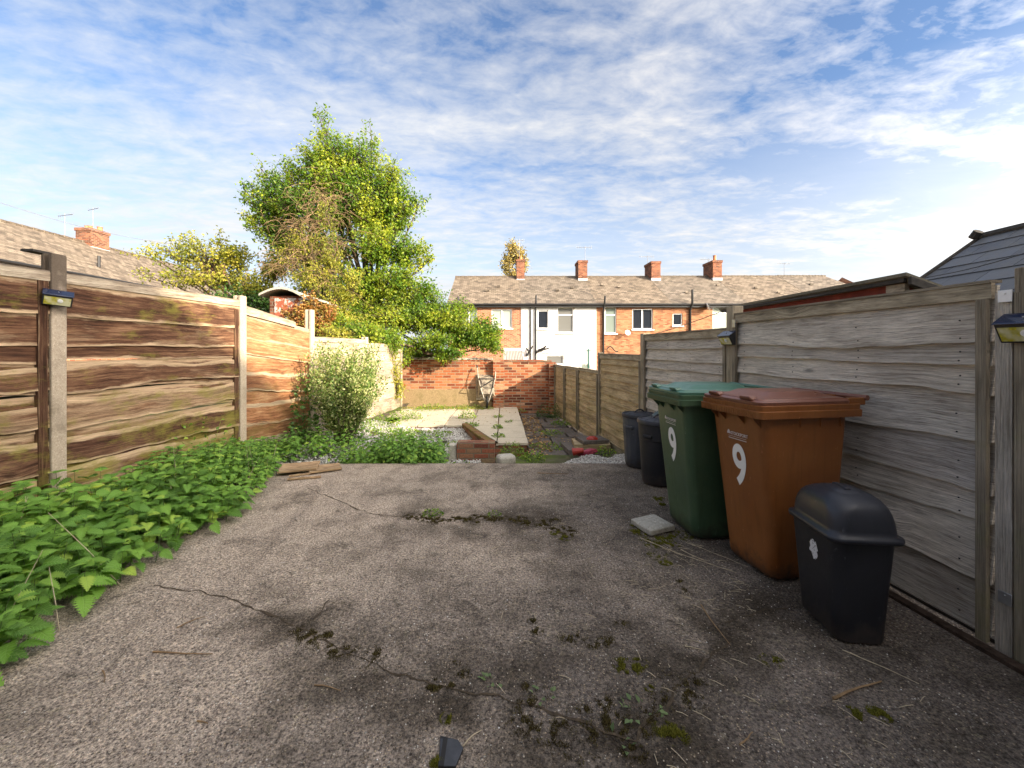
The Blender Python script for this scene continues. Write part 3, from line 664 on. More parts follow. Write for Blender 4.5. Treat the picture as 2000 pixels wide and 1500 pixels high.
AL = math.atan2(1, .144)-math.pi/2   # plan bearings of the fence lines
AR = math.atan2(1, -.1)-math.pi/2
LY = [1.45, 3.41, 5.37, 6.85, 8.75, 10.62]
lf = empty('fence', 'old brown waney board fence with concrete posts along the nettles on the left', 'fence', (FL(3.4), 3.41, 0))
def at(o, root): o.parent = root; o.matrix_parent_inverse = Matrix.Translation(root.location).inverted(); return o
PL = lambda Y: (FL(Y), Y)
# posts
for k, Y in enumerate([LY[1], LY[2], LY[3], LY[4], LY[5]]):
    m_ = MB(); zt = [2.19, 2.10, 2.06, 1.66, 1.58][k]
    r = .055; M = Matrix.Translation((FL(Y), Y, 0)) @ Matrix.Rotation(AL, 4, 'Z')
    # H section: slots for the panels on both sides
    prof = [(-r,-r*.95),(-.022,-r*.95),(-.022,-.03),(.022,-.03),(.022,-r*.95),(r,-r*.95),(r,r*.95),(.022,r*.95),(.022,.03),(-.022,.03),(-.022,r*.95),(-r,r*.95)]
    zs = [-.3, .5, 1.2, zt-.012, zt]; secs = [[M @ Vector((x*(1 if z < zt else .88), y*(1 if z < zt else .88), z)) for x, y in prof] for z in zs]
    m_.loft(secs); o = at(m_.build('post', M_CPOSTD if k == 0 else (M_CPOST if k < 4 else M_POSTW), bevel=.005), lf)
    if k < 2:
        m_ = MB(); vbar(m_, (FL(Y-.10)+.02, Y-.10), .022, .03, .0, zt-.20, AL, 4); at(m_.build('side_batten', M_LW), lf)
    if k == 0:
        m_ = MB(); bar(m_, (FL(Y)-.05, Y-.11, 2.192), (FL(Y)-.05, Y+.03, 2.192), .1, .018); at(m_.build('cross_bar', M_SLATE_EDGE), lf)
random.seed(11)
def left_panel(Y0, Y1, boards, top, mat, d0=0, d1=0, rail=True, cap=M_PALE, seed0=0):
    A = PL(Y0+.03); B = PL(Y1-.03); m_ = MB()
    for i, (zl, zh, off, amp) in enumerate(boards):
        wboard(m_, A, B, zl, zh, (-1, off), .012, amp*1.35, seed0+i*1.37, i+1, dza=d0*(zh/2), dzb=d1*(zh/2), toprag=off > .0)
    p = at(m_.build('panel', mat), lf)
    if rail:
        m_ = MB(); bar(m_, (*A, top-.002+d0), (*B, top-.002+d1), .052, .014, 1, -1, -.015); bar(m_, (*A, top-.075+d0), (*B, top-.075+d1), .03, .073, 3, -1, .012)
        q = m_.build('top_rail', cap); q.parent = p
    return p
# front boards alternate with recessed ones low down
Bd = [(.20,.50,.0,.02),(.10,.37,.026,.03),(.50,.72,.0,.02),(.42,.66,.028,.035),(.74,1.02,.0,.02),(.74,.97,.028,.035),(1.02,1.30,.0,.02),(1.05,1.27,.028,.03),(1.30,1.50,.005,.02),(1.42,1.66,.022,.018),(1.60,1.98,.010,.012)]
Bd[9] = (1.43,1.72,.018,.016); Bd[10] = (1.68,1.98,.026,.012)
left_panel(-.3+.0, LY[1]-1.96+.0, Bd, 2.0, M_LW, seed0=90)
left_panel(LY[0], LY[1], [(a, b_, c_, d_*1.1) for a, b_, c_, d_ in Bd], 2.03, M_LW, seed0=31)
left_panel(LY[1], LY[2], Bd, 2.03, M_LW, seed0=3)
Bw = [(.12,.42,.026,.03),(.36,.66,.03,.03),(.60,.90,.014,.03),(.84,1.10,.03,.03),(1.06,1.36,.016,.02),(1.33,1.60,.028,.015),(1.56,1.90,.02,.012)]
p3 = left_panel(LY[2], LY[3], Bw, 1.93, M_LW2, 0, -.18, rail=False, seed0=57)
m_ = MB(); A = PL(LY[2]+.03); Bq = PL(LY[2]+1.05); bar(m_, (*A, 1.95), (*Bq, 1.80), .05, .03, 1, -1, -.015); bar(m_, (*A, 1.86), (*Bq, 1.74), .02, .08, 2, -1, .03); q = m_.build('top_rail', M_PALE); q.parent = p3; tag(q, 'broken and slipping capping rail')
Bl = [(.02,.26,.02,.01),(.24,.50,.02,.01),(.48,.74,.02,.01),(.72,.98,.02,.01),(.96,1.2,.02,.01),(1.18,1.42,.02,.01),(1.40,1.58,.02,.008)]
left_panel(LY[3], LY[4], Bl, 1.60, M_PALE, seed0=71); left_panel(LY[4], LY[5], Bl, 1.50, M_PALE, -.06, -.08, seed0=77)
m_ = MB()
for Y0, Y1 in zip(LY[:-1], LY[1:]):
    A = PL(Y0+.03); Bq = PL(Y1-.03); bar(m_, (*A, -.1), (*Bq, -.1), .03, .24, 1, -1, .0)
at(m_.build('gravel_board', M_PALE), lf)

# ---- right fence
rf = empty('fence', 'silvery waney board fence stepping down behind the wheelie bins on the right', 'fence', (FR(3.0), 3.0, 0))
PR = lambda Y: (FR(Y), Y)
RY = [1.89, 3.82, 5.70, 7.56]
RP = [(1.80, 1.765, -.4), (3.82, 1.80, -.4), (5.70, 1.62, -.5), (7.56, 1.34, -.6), (8.94, .99, -.6), (10.1, .98, -.6), (11.2, .99, -.6)]
for k, (Y, zt, zb) in enumerate(RP):
    m_ = MB(); vbar(m_, (FR(Y)-.0, Y), .05 if k < 3 else .04, .05 if k < 3 else .035, zb, zt, AR, k+1)
    at(m_.build('post', M_POSTW, bevel=.004), rf)
def right_panel(Y0, Y1, rows, top, mat, bottom=0.0, seed0=0, amp=.012, n=26, capm=M_POSTW, gap=.05, rail_h=.075):
    A = PR(Y0+gap); B = PR(Y1-gap); m_ = MB(); rows = list(rows)
    for i, z in enumerate(rows):
        zh = (rows[i+1]+.035) if i+1 < len(rows) else top-.01
        am = amp if i else .004
        if i+1 == len(rows): wboard(m_, A, B, z, zh, (1, .0), .016, am, seed0+i*1.91, i+1, n=n, tilt=.034, toprag=False)
        else: wboard(m_, A, B, z, zh, (1, .0), .016, am, seed0+i*1.91, i+1, n=n, tilt=.034, toprag=False)
    p = at(m_.build('panel', mat), rf)
    m_ = MB(); bar(m_, (*A, top-.0), (*B, top-.0), .065, .014, 1, 1, -.025); bar(m_, (*A, top-rail_h), (*B, top-rail_h), .022, rail_h-.001, 2, 1, .012)
    q = m_.build('top_rail', capm); q.parent = p
    for Yb in (Y0+gap+.02, Y1-gap-.02):
        m_ = MB(); vbar(m_, (FR(Yb)-.046, Yb), .012, .02, bottom+.01, top-rail_h-.002, AR, 1); q = m_.build('side_batten', M_POSTW); q.parent = p
    if n > 30:   # nail heads in rows and dried splits
        m_ = MB(); r_ = random.Random(seed0)
        for u in (.07, .36, .64, .93):
            Yn = Y0+gap+(Y1-Y0-2*gap)*u
            for i, z in enumerate(rows):
                for dz_ in (.035, .035+.45*max(0, ((rows[i+1] if i+1 < len(rows) else top-.08)-z)-.03)):
                    c = Vector((FR(Yn)-.030-r_.uniform(0,.001), Yn+r_.uniform(-.01,.01), z+dz_+r_.uniform(-.008,.008))); m_.tube([c, c+Vector((-.0035,0,0))], .0042, 6)
        q = m_.build('nails', M_BLACKP); q.parent = p
    return p
right_panel(-.05, RY[0], [.05,.30,.55,.8,1.05,1.3,1.5], 1.73, M_RW, seed0=140)
right_panel(RY[0], RY[1], [.045,.315,.56,.72,.945,1.19,1.315,1.425], 1.715, M_RW, seed0=101, amp=.021, n=70)
right_panel(RY[1], RY[2], [.04,.19,.33,.47,.60,.74,.88,1.01,1.15,1.26,1.41], 1.59, M_RW, seed0=113, amp=.014, n=40)
right_panel(RY[2], RY[3], [-.17,-.03,.10,.23,.36,.49,.62,.75,.88,1.01,1.14], 1.31, M_RW2, -.15, seed0=127, amp=.009)
right_panel(RP[3][0], RP[4][0], [-.36+.115*i for i in range(11)], .99, M_RW2, -.35, 160, .006, 16, gap=.04, rail_h=.05)
right_panel(RP[4][0], RP[5][0], [-.36+.115*i for i in range(11)], .98, M_RW2, -.35, 171, .006, 16, gap=.035, rail_h=.05)
right_panel(RP[5][0], RP[6][0], [-.34+.115*i for i in range(11)], .97, M_RW2, -.35, 183, .006, 16, gap=.035, rail_h=.05)
m_ = MB(); bar(m_, (*PR(5.76), -.36), (*PR(7.5), -.36), .03, .17, 1, 1, -.02); bar(m_, (*PR(7.6), -.55), (*PR(11.2), -.50), .03, .16, 2, 1, -.02)
at(m_.build('gravel_board', M_POSTW), rf)
m_ = MB(); bar(m_, (FR(.3)+.0, .3, -.1), (FR(5.0), 5.0, -.1), .03, .115, 1, 1, -.03); at(m_.build('gravel_board', M_SLATE_EDGE), rf)
# wide cover board and brackets by the near post
m_ = MB(); vbar(m_, (FR(1.885)-.035, 1.885), .011, .030, -.02, 1.66, AR, 3); at(m_.build('cover_board', M_RW), rf)
for z in (1.615, .235):
    m_ = MB(); M = Matrix.Translation((FR(1.868)-.055, 1.868, z)) @ Matrix.Rotation(AR, 4, 'Z'); m_.box((-.003,-.022,0), (.002,.028,.055), M); m_.tube([M @ Vector((-.004,.002,.04)), M @ Vector((-.007,.002,.04))], .005, 8)
    at(m_.build('bracket', M_METAL if z < 1 else M_PVC, bevel=.002), rf)
m_ = MB(); M = Matrix.Translation((FR(3.78)-.06, 3.735, 1.60)) @ Matrix.Rotation(AR, 4, 'Z'); m_.box((-.003,-.02,0), (.002,.02,.07), M); at(m_.build('bracket', M_METAL), rf)
# dark drain gap and kerb between slab and fence
m_ = MB(); bar(m_, (FR(.3)-.10, .3, -.05), (FR(4.6)-.10, 4.6, -.05), .05, .068, 1, 1, -.02)
o_ = m_.build('timber_kerb', m_plain('rotten_timber', (.055,.038,.028), .95, .1, .5, bump=1, sc=30)); tag(o_, 'dark rotting timber kerb lying along the foot of the right fence', 'kerb')

# ---- solar lamps
pass
n = NT('navy_solar_cell'); n.base((.015,.025,.06), .12, .7); M_SOLAR = n.m
n = NT('yellow_led_panel'); q = n.voro(n.map('Object'), 70, rnd=.1); n.base(n.mix(n.rng(n.noise(n.map('Object'), 16, 2), .4, .6), n.mix(n.rng(q, .1, .35), (.62,.52,.02), (.40,.36,.04)), (.62,.60,.38)), .18, .6); M_LED = n.m
def solar(loc, ang, label, tilt=0):
    r = empty('solar_light', label, 'solar light', loc, ang, 'solar lights on the fence posts'); r.rotation_euler[1] = tilt
    # faces -y in its own frame
    W = .085
    m_ = MB(); prof = [(.0,.0),(-.025,-.002),(-.062,.075),(-.062,.083),(0,.125)]
    m_.loft([[(x, y, z) for y, z in prof] for x in (-W, W)]); m_.build('body', M_BLACKP, r, bevel=.003)
    m_ = MB(); q0 = Vector((0,-.064,.085)); q1 = Vector((0,-.004,.1265))
    m_.loft([[(x,-.070,.078),(x,-.070,.084),(x,-.003,.131),(x,-.003,.126)] for x in (-W-.004, W+.004)]); m_.build('solar_panel', M_SOLAR, r, bevel=.002)
    m_ = MB(); d = Vector((0,-.037,.077)).normalized(); nn = Vector((0,-.077,-.037)).normalized()*.003
    a = Vector((0,-.029,.006))+nn; c_ = Vector((0,-.058,.067))+nn
    m_.face([a+Vector((-W+.01,0,0)), a+Vector((W-.01,0,0)), c_+Vector((W-.01,0,0)), c_+Vector((-W+.01,0,0))]); m_.build('led_panel', M_LED, r)
    m_ = MB(); c0 = (a+c_)/2+Vector((.015,0,.005)); 
    for k in range(3): m_.tube([c0+nn*(k*1.0), c0+nn*(k*1.0+2.5-.6*k)], .016-.004*k, 16)
    m_.build('sensor', M_PVC, r, smooth=True); 
    m_ = MB(); m_.tube([Vector((0,-.035,.1085)), Vector((0,-.0375,.1125))], .005, 10); m_.build('button', M_METAL, r)
    return r
solar((FL(3.41)+.075, 3.36, 1.755), math.radians(50), 'black solar wall light with yellow panel on the left concrete post', math.radians(6))
solar((FR(1.79)-.056, 1.785, 1.43), -math.pi/2+AR, 'black solar wall light at the right edge of the photo on the nearest timber post')
solar((FR(3.82)-.056, 3.80, 1.44), -math.pi/2+AR, 'small black solar wall light on the timber post above the green wheelie bin')

# ------------------------------------------------------------------ brick walls
WY = 11.35
gw = empty('brick_wall', 'red brick garden wall across the end of the garden behind the patio', 'wall', (-.9, WY, -.4))
m_ = MB(); m_.box((-2.95, WY, -.5), (-.31, WY+.22, 1.10)); at(m_.build('taller_section', M_BRK), gw)
m_ = MB(); m_.box((-.305, WY-.16, -.5), (-.02, WY+.22, 1.09)); at(m_.build('pier', M_BRK), gw)
m_ = MB(); m_.box((-.015, WY-.02, -.5), (1.42, WY+.2, 1.04)); at(m_.build('lower_section', M_BRK), gw)
m_ = MB(); m_.box((1.22, WY-.16, -.5), (1.45, WY-.023, 1.0)); at(m_.build('end_pier', M_BRK), gw)
m_ = MB()
x = -.015
while x < 1.1: m_.box((x, WY-.03, 1.042), (x+.212, WY+.19, 1.105 if x < .9 else 1.09)); x += .222
at(m_.build('coping', M_BRK2, bevel=.004), gw)
# mortar bed, ragged old coping above the taller part
m_ = MB(); x = -2.95
while x < -.36:
    h = 1.102+.02*random.random(); m_.box((x, WY+.005, 1.101), (x+.21, WY+.215, h+.04)); x += .22
at(m_.build('coping', M_BLOCK, bevel=.006), gw)
# render skirt, upper edge uneven
m_ = MB(); pr = []
for i in range(41):
    x = -2.9+i*(2.55/40); zt = .28+.05*mnoise.noise(Vector((x*2.2, 0, 1)))+.02*mnoise.noise(Vector((x*9, 0, 3))); pr.append((x, zt))
for (x0, z0), (x1, z1) in zip(pr[:-1], pr[1:]):
    m_.face([(x0, WY-.022, -.4), (x1, WY-.022, -.4), (x1, WY-.022, z1), (x0, WY-.022, z0)]); m_.face([(x0, WY-.022, z0), (x1, WY-.022, z1), (x1, WY-.001, z1+.01), (x0, WY-.001, z0+.01)])
at(m_.build('render_skirt', M_REND), gw)
# side wall at the left end
m_ = MB(); m_.box((-3.05, WY-.45, -.5), (-2.83, WY-.002, 1.02)); at(m_.build('return_wall', M_BRK), gw)

pw = empty('planter_wall', 'low slanting brick retaining wall between the white gravel and the patio', 'wall', (-.4, 6.2, -.4))
m_ = MB(); m_.box((-.71, 6.1, -.55), (-.145, 6.32, .0)); at(m_.build('pier', M_BRK2, bevel=.004), pw)
m_ = MB(); m_.box((-.84, 6.12, -.55), (-.715, 6.30, -.035)); at(m_.build('end_stone', M_BLOCK, bevel=.01), pw)
m_ = MB(); A = Vector((-.16, 6.33, 0)); B = Vector((-.78, 8.58, 0)); D = (B-A).normalized(); Nn = Vector((-D.y, D.x, 0)); w = .10
lo_ = [A+Nn*.0, A+Nn*w*2*.0+Nn*(-.0)]
q = [A, B, B+Nn*w, A+Nn*w]
m_.loft([[Vector((p.x, p.y, -.5)) for p in q], [Vector((p.x, p.y, z)) for p, z in zip(q, (-.07, -.20, -.20, -.07))]])
at(m_.build('slanting_run', M_BRK2), pw)
random.seed(5); m_ = MB(); nb = 19
for i in range(nb):
    c = A+(B-A)*((i+.5)/nb)+Nn*(w/2); z = -.068-.128*(i+.5)/nb; M = Matrix.Translation((c.x, c.y, z)) @ Matrix.Rotation(math.atan2(D.y, D.x)+random.uniform(-.05,.05), 4, 'Z')
    m_.box((-.052,-.062,0), (.052,.062,.045+random.uniform(-.006,.006)), M)
n = NT('mossy_brick'); o = n.map('Object'); n.base(n.mix(n.rng(n.noise(o, 7, 5, .7), .42, .6), (.20,.10,.06), (.13,.12,.03)), .95, .1); n.bump(n.noise(o, 60, 4), .8, .01)
at(m_.build('coping', n.m, bevel=.006), pw)

# stack of flags beside the fence
def thingbox(name, label, cat, c, size, rot, mat, group=None, bevel=.006, tilt=(0, 0), jag=0):
    m_ = MB(); x, y, z = size[0]/2, size[1]/2, size[2]
    if jag:
        n_ = 16; r_ = random.Random(jag); ring = []
        for k in range(n_):
            a = 2*math.pi*k/n_; s_ = 1/max(abs(math.cos(a)), abs(math.sin(a))); ring.append((x*math.cos(a)*s_*r_.uniform(.95, 1.0), y*math.sin(a)*s_*r_.uniform(.95, 1.0)))
        m_.loft([[(u, v, 0) for u, v in ring], [(u, v, z) for u, v in ring]])
    else: m_.box((-x,-y,0), (x,y,z))
    o = m_.build(name, mat, bevel=bevel); o.location = c; o.rotation_euler = (tilt[0], tilt[1], rot); tag(o, label, cat, group); return o
gs = 'stone slabs stacked beside the right fence'
thingbox('stone_slab', 'lowest and broadest slab of the mossy stack by the right fence', 'slab', (1.43, 7.15, -.375), (.78, .6, .09), .1, M_STONE, gs, jag=3)
thingbox('stone_slab', 'middle slab of the mossy stack by the right fence', 'slab', (1.50, 7.12, -.284), (.62, .5, .08), -.06, M_RW2, gs, jag=5)
thingbox('stone_slab', 'topmost dark slab of the mossy stack by the right fence', 'slab', (1.52, 7.1, -.202), (.48, .4, .06), .2, M_STONE, gs, jag=7)
thingbox('stone_block', 'pale squarish stone block lying on moss beside the green wheelie bin', 'stone', (1.155, 3.195, .012), (.245, .235, .042), .38, M_BLOCK, None, .008, (0.02, -.02), jag=4)
thingbox('rubble_stone', 'rounded pale stone on the edge of the drive by the brick pier', 'stone', (.02, 5.75, -.22), (.26, .2, .14), .3, M_BLOCK, None, .04, jag=8)
n = NT('red_pot_plastic'); n.base((.42,.045,.03), .4, .5); M_REDP = n.m
m_ = MB(); M = Matrix.Translation((1.07, 6.27, -.17)) @ Matrix.Rotation(math.radians(78), 4, 'Y') @ Matrix.Rotation(.2, 4, 'X')
def sec(r, z): return [M @ Vector(p) for p in circ(0, 0, r*.72, z*.72, 24)]
m_.loft([sec(.05,.2), sec(.075,.0), sec(.085,.0), sec(.085,-.03), sec(.078,-.03), sec(.07,.01), sec(.045,.19)]); o = m_.build('plant_pot', M_REDP, smooth=True); tag(o, 'red plastic plant pot lying on its side by the white gravel', 'plant pot')
m_ = MB(); M = Matrix.Translation((1.28, 6.33, -.20)) @ Matrix.Rotation(.15, 4, 'Z')
ring = [(.17*math.cos(a)*(1+.15*math.sin(3*a)), .05*math.sin(a)) for a in [2*math.pi*k/20 for k in range(20)]]
n = NT('pink_sack_plastic'); n.base((.40,.06,.10), .5, .4); n.bump(n.noise(n.map('Object'), 14, 4), 1, .03)
m_.loft([[M @ Vector((x*s_, y*s_, z+.015*math.sin(9*x))) for x, y in ring] for s_, z in ((.8,-.03),(1,0),(.85,.035),(.4,.05))]); o = m_.build('plastic_sack', n.m, smooth=True); tag(o, 'flattened pink red plastic sack beside the red pot', 'sack')
m_ = MB(); m_.loft([[(1.50+.1*math.cos(a)*s_, 7.0+.06*math.sin(a)*s_, z) for a in [2*math.pi*k/10 for k in range(10)]] for s_, z in ((1,-.138),(.9,-.11),(.5,-.09))]); o = m_.build('pot_shard', M_REDP, smooth=True); tag(o, 'orange red broken pot piece on top of the slab stack', 'shard')

# boards and cane at the end of the nettles
thingbox('timber_board', 'buff board leaning out of the nettles, left of two at the drive corner', 'board', (-2.33, 4.66, .05), (.40, .24, .022), .25, M_TIM, None, .003, (.10, -.03))
thingbox('timber_board', 'buff board at the drive corner, nearer the drive middle of the two', 'board', (-2.07, 4.72, .02), (.34, .20, .022), .55, M_TIM, None, .003, (.06, .02))
for (a, b_, r, nm, lb) in ((G(562,936,.02), G(627,931,.02), .013, 'bamboo_cane', 'thick cut cane nearest the camera at the drive corner'), (G(565,930,.05), G(605,925,.05), .012, 'bamboo_cane', 'shorter cut cane lying under the buff boards')):
    m_ = MB(); m_.tube([a+(b_-a)*t for t in np.linspace(0, 1, 8)], [r*(1.15 if i % 3 == 0 else 1) for i in range(8)], 10); o = m_.build(nm, M_TIM, smooth=True); tag(o, lb, 'cane')
# ------------------------------------------------------------------ bins
def m_bin(name, col, fade, dirtc=(.03,.025,.02), rough=.38, zt=1.0):
    n = NT(name); o = n.map('Object'); q = n.noise(o, 300, 2, .6); f = n.noise(o, 3.5, 5, .6)
    c = n.mix(n.rng(f, .4, .75, 0, .5), col, fade)
    st = n.noise(n.map('Object', (30, 30, 1.2)), 1.5, 4, .6); c = n.mix(n.rng(st, .52, .75, 0, .35), c, tuple(x*.5 for x in col))
    X, Y, Z = n.sepuv('Object'); low = n.math('ADD', n.rng(Z, 0, .26, 1, 0), n.math('MULTIPLY', n.math('SUBTRACT', n.noise(o, 13, 5, .7), .5), 1.6)); c = n.mix(n.rng(low, .55, 1.0, 0, .75), c, dirtc)
    sc_ = n.noise(n.map('Object', (1, 1, .35)), 46, 5, .75, .6); c = n.mix(n.rng(sc_, .62, .70, 0, .45), c, tuple(min(.6, x*2.2+.07) for x in col)); n.base(c, rough, .45); n.v(n.rng(f, .35, .7, rough-.08, rough+.22), n.b.inputs['Roughness']); n.bump(n.math('ADD', q, n.math('MULTIPLY', n.noise(o, 5, 2), 6)), .14, .002); return n.m
B_BR = m_bin('brown_bin_plastic', (.205,.068,.015), (.30,.125,.035), rough=.42); B_BRL = m_bin('brown_lid_plastic', (.165,.06,.036), (.26,.12,.075), rough=.34)
B_GR = m_bin('green_bin_plastic', (.042,.085,.045), (.085,.13,.06)); B_GRL = m_bin('green_lid_plastic', (.05,.14,.095), (.12,.21,.16), rough=.36)
B_BK = m_bin('black_bin_plastic', (.014,.015,.02), (.026,.027,.034), (.05,.04,.035), .45); B_BKL = m_bin('black_lid_plastic', (.022,.024,.032), (.035,.038,.05), rough=.38)
B_GY = m_bin('charcoal_bin_plastic', (.055,.062,.078), (.085,.093,.11), rough=.45); B_TEAL = m_bin('dark_teal_plastic', (.02,.05,.05), (.04,.08,.08))
M_DECAL = m_plain('white_vinyl_decal', (.80,.81,.80), .5, .4, .04)
M_PRINT = m_plain('pale_printed_ink', (.62,.58,.58), .5, .4, .06)
M_RUB = m_plain('black_rubber', (.02,.02,.02), .8, .2, .2)

def textmesh(name, s, size, mat, parent, M, bold=0.0, sx=1.0, th=.0006):
    cu = bpy.data.curves.new(name, 'FONT'); cu.body = s; cu.size = size; cu.align_x = 'CENTER'; cu.align_y = 'CENTER'; cu.offset = bold; cu.extrude = th; cu.resolution_u = 8
    t = bpy.data.objects.new(name, cu); C.objects.link(t); bpy.context.view_layer.update()
    me = bpy.data.meshes.new_from_object(t.evaluated_get(bpy.context.evaluated_depsgraph_get())); bpy.data.objects.remove(t)
    me.transform(Matrix.Diagonal((sx, 1, 1, 1))); me.transform(M); me.materials.clear(); me.materials.append(mat); me.name = name
    o = bpy.data.objects.new(name, me); C.objects.link(o); o.parent = parent; return o

def wheelie(loc, yaw, W, label, mb_, ml, full_print=True, seed=1, w0=0.0):
    """front (number side) faces -x in its own frame; the hinge bar and wheels are at +x"""
    r = empty('wheelie_bin', label, 'wheelie bin', loc, yaw, None); D = .74
    m_ = MB(); secs = []
    for t in (0, .03, .12, .35, .6, .85, .955, 1):
        x0 = .155-.10*t-.0; x1 = .60+.055*t; y0 = .078-.04*t; y1 = W-.078+.04*t
        if t == 0: x0 += .015; y0 += .012; y1 -= .012; x1 -= .012
        secs.append(rrect(x0, x1, y0, y1, .055, .015+.985*t, 6))
    m_.loft(secs); m_.build('body', mb_, r, smooth=50)
    # recessed panel ribs low on the near side
    m_ = MB()
    for y, s_ in ((.035, -1), (W-.035, 1)):
        for xx in (.30, .44, .58):
            m_.box((xx, min(y, y-s_*.02), .93), (xx+.006, max(y, y-s_*.02), 1.0))
    m_.build('ribs', mb_, r)
    # collar: flared rim with a toothed grip on the front
    m_ = MB(); L = []
    for z, o in ((.985,.035),(.99,.0),(1.03,-.002),(1.034,.008),(1.062,.006),(1.066,.014)):
        L.append(rrect(.0+o, D-.03-o*.5, .0+o, W-o, .03, z, 4))
    m_.loft(L); m_.build('collar', mb_, r, smooth=35)
    m_ = MB(); k = 0; y = .04
    while y < W-.05: m_.box((-.004, y, .992), (.004, y+.007, 1.029)); m_.box((.0045, y+.002, 1.036), (.010, y+.008, 1.060)); y += .0155
    for y in (.07, W*.36, W*.66, W-.11): # webs under the rim
        m_.loft([[(.012, y, .984), (.06, y, .984), (.062, y, .93)], [(.012, y+.006, .984), (.06, y+.006, .984), (.062, y+.006, .93)]])
    m_.build('grip_teeth', mb_, r)
    # lid with raised centre and scooped front handles
    m_ = MB(); L = []
    for z, o in ((1.067,.004),(1.083,.002),(1.090,.012),(1.092,.022),(1.099,.028),(1.101,.045)):
        L.append(rrect(.008+o, D-.10-o*.3, .012+o, W-.012-o, .03, z, 4))
    m_.loft(L, cap1=False)
    top = rrect(.008+.045, D-.10-.0135, .057, W-.057, .03, 1.101, 4)
    a1 = rrect(.12, D-.15, .10, W-.10, .03, 1.103, 4); a2 = rrect(.17, D-.19, .135, W-.135, .03, 1.128, 4); a3 = rrect(.20, D-.21, .16, W-.16, .03, 1.131, 4)
    m_.loft([top, a1, a2, a3], cap0=False); m_.build('lid', ml, r, smooth=35)
    for yc in (.13, W-.13):
        m_ = MB(); m_.loft([[(.012,yc-.055,1.090),(.012,yc+.055,1.090),(.07,yc+.04,1.097),(.07,yc-.04,1.097)], [(.002,yc-.040,1.112),(.002,yc+.040,1.112),(.05,yc+.035,1.114),(.05,yc-.035,1.114)]])
        m_.build('lid_grip', ml, r, bevel=.006)
    # hinge bar and lugs
    m_ = MB(); m_.tube([(D+.005,.012,1.098),(D+.005,W-.012,1.098)], .0165, 16); m_.build('handle_bar', ml, r, smooth=True)
    m_ = MB()
    for y in (.02, W*.36, W*.62, W-.05): m_.box((D-.12, y, 1.055), (D+.004, y+.028, 1.100))
    m_.build('hinge_lugs', mb_, r, bevel=.006)
    for y in (.03, W-.03):
        m_ = MB(); m_.tube([(.64, y-.022, .10), (.64, y+.022, .10)], .10, 28); w_ = m_.build('wheel', M_RUB, r, smooth=40)
        m_ = MB(); m_.tube([(.64, y-.0235, .10), (.64, y+.0235, .10)], .055, 20); m_.build('hub', B_GY, w_, smooth=40)
    # decals on the sloping front face
    def FM(z, y, off=.0022):
        t = (z-.015)/.985; x = .155-.10*t-off; sl = math.atan2(.10, .985)
        # local text x -> -y of bin (reads left to right from the front), text y -> up the slope
        up = Vector((-math.sin(sl), 0, math.cos(sl))); rt = Vector((0, -1, 0)); nn = rt.cross(up)
        return Matrix(((rt.x, up.x, nn.x, x), (rt.y, up.y, nn.y, y), (rt.z, up.z, nn.z, z), (0, 0, 0, 1)))
    textmesh('number_sticker', '9', .355, M_DECAL, r, FM(.645, W/2-.005), bold=.009, sx=.66)
    textmesh('council_name', 'STOCKPORT', .028, M_PRINT, r, FM(.852, W/2-.022), bold=.0003, sx=.9)
    m_ = MB(); 
    for z, h in ((.833, .0016), (.820, .004)):
        F_ = FM(z, W/2-.002); m_.loft([[F_ @ Vector((x, y_, z_)) for x, y_ in ((-.075,-h/2),(.078,-h/2),(.078,h/2),(-.075,h/2))] for z_ in (-.0004, .0006)])
    m_.build('printed_lines', M_PRINT, r)
    F_ = FM(.859, W/2+.068); m_ = MB()   # round crest of small upright bars
    for i, h in enumerate((.010,.018,.024,.027,.024,.018,.010)):
        x = (i-3)*.0042; m_.loft([[F_ @ Vector((x+a, b_, z_)) for a, b_ in ((-.0016,-.013),(.0016,-.013),(.0016,-.013+h),(-.0016,-.013+h))] for z_ in (-.0004,.0006)])
    m_.build('crest', M_PRINT, r)
    return r
wheelie((1.455, 2.325, .008), math.radians(10), .54, 'rust brown wheelie bin with a white 9 on its front, beside the low black bin', B_BR, B_BRL)
wheelie((1.235, 2.875, .008), math.radians(5), .56, 'dark green wheelie bin with a white 9 on its front, behind the stone block', B_GR, B_GRL)

# swing-top bin
r = empty('swing_bin', 'low black flat sided plastic bin with domed lid and torn white sticker', 'bin', (1.535, 1.92, .006), math.radians(-6))
m_ = MB(); secs = []
for t in (0, .02, .5, .9, 1): secs.append(rrect(.045-.03*t+(.01 if t == 0 else 0), .27+.035*t-(.01 if t == 0 else 0), .035-.022*t, .335+.03*t, .045, .50*t+.002, 6))
m_.loft(secs); m_.build('body', B_BK, r, smooth=50)
m_ = MB(); L = []
cxl, cyl = .165, .185
def dome(hx_, hy_, z, rr, k=0.0): return [(x, y, z-k*((y-cyl)/.19)**2) for x, y, _ in rrect(cxl-hx_, cxl+hx_, cyl-hy_, cyl+hy_, rr, z, 8)]
for hx_, hy_, z, rr, k in ((.156,.186,.486,.05,0),(.166,.197,.489,.055,0),(.168,.199,.500,.056,0),(.166,.197,.511,.055,0),(.150,.181,.515,.055,0),(.149,.180,.54,.06,.0),(.147,.178,.575,.066,.0),(.143,.173,.61,.075,.002),(.135,.166,.640,.085,.008),(.122,.154,.662,.09,.016),(.104,.138,.677,.09,.024),(.080,.112,.686,.075,.026),(.050,.07,.690,.045,.024),(.02,.03,.691,.018,.02)):
    L.append(dome(hx_, hy_, z, rr, k))
m_.loft(L); m_.build('lid', B_BKL, r, smooth=75)
m_ = MB(); L = []
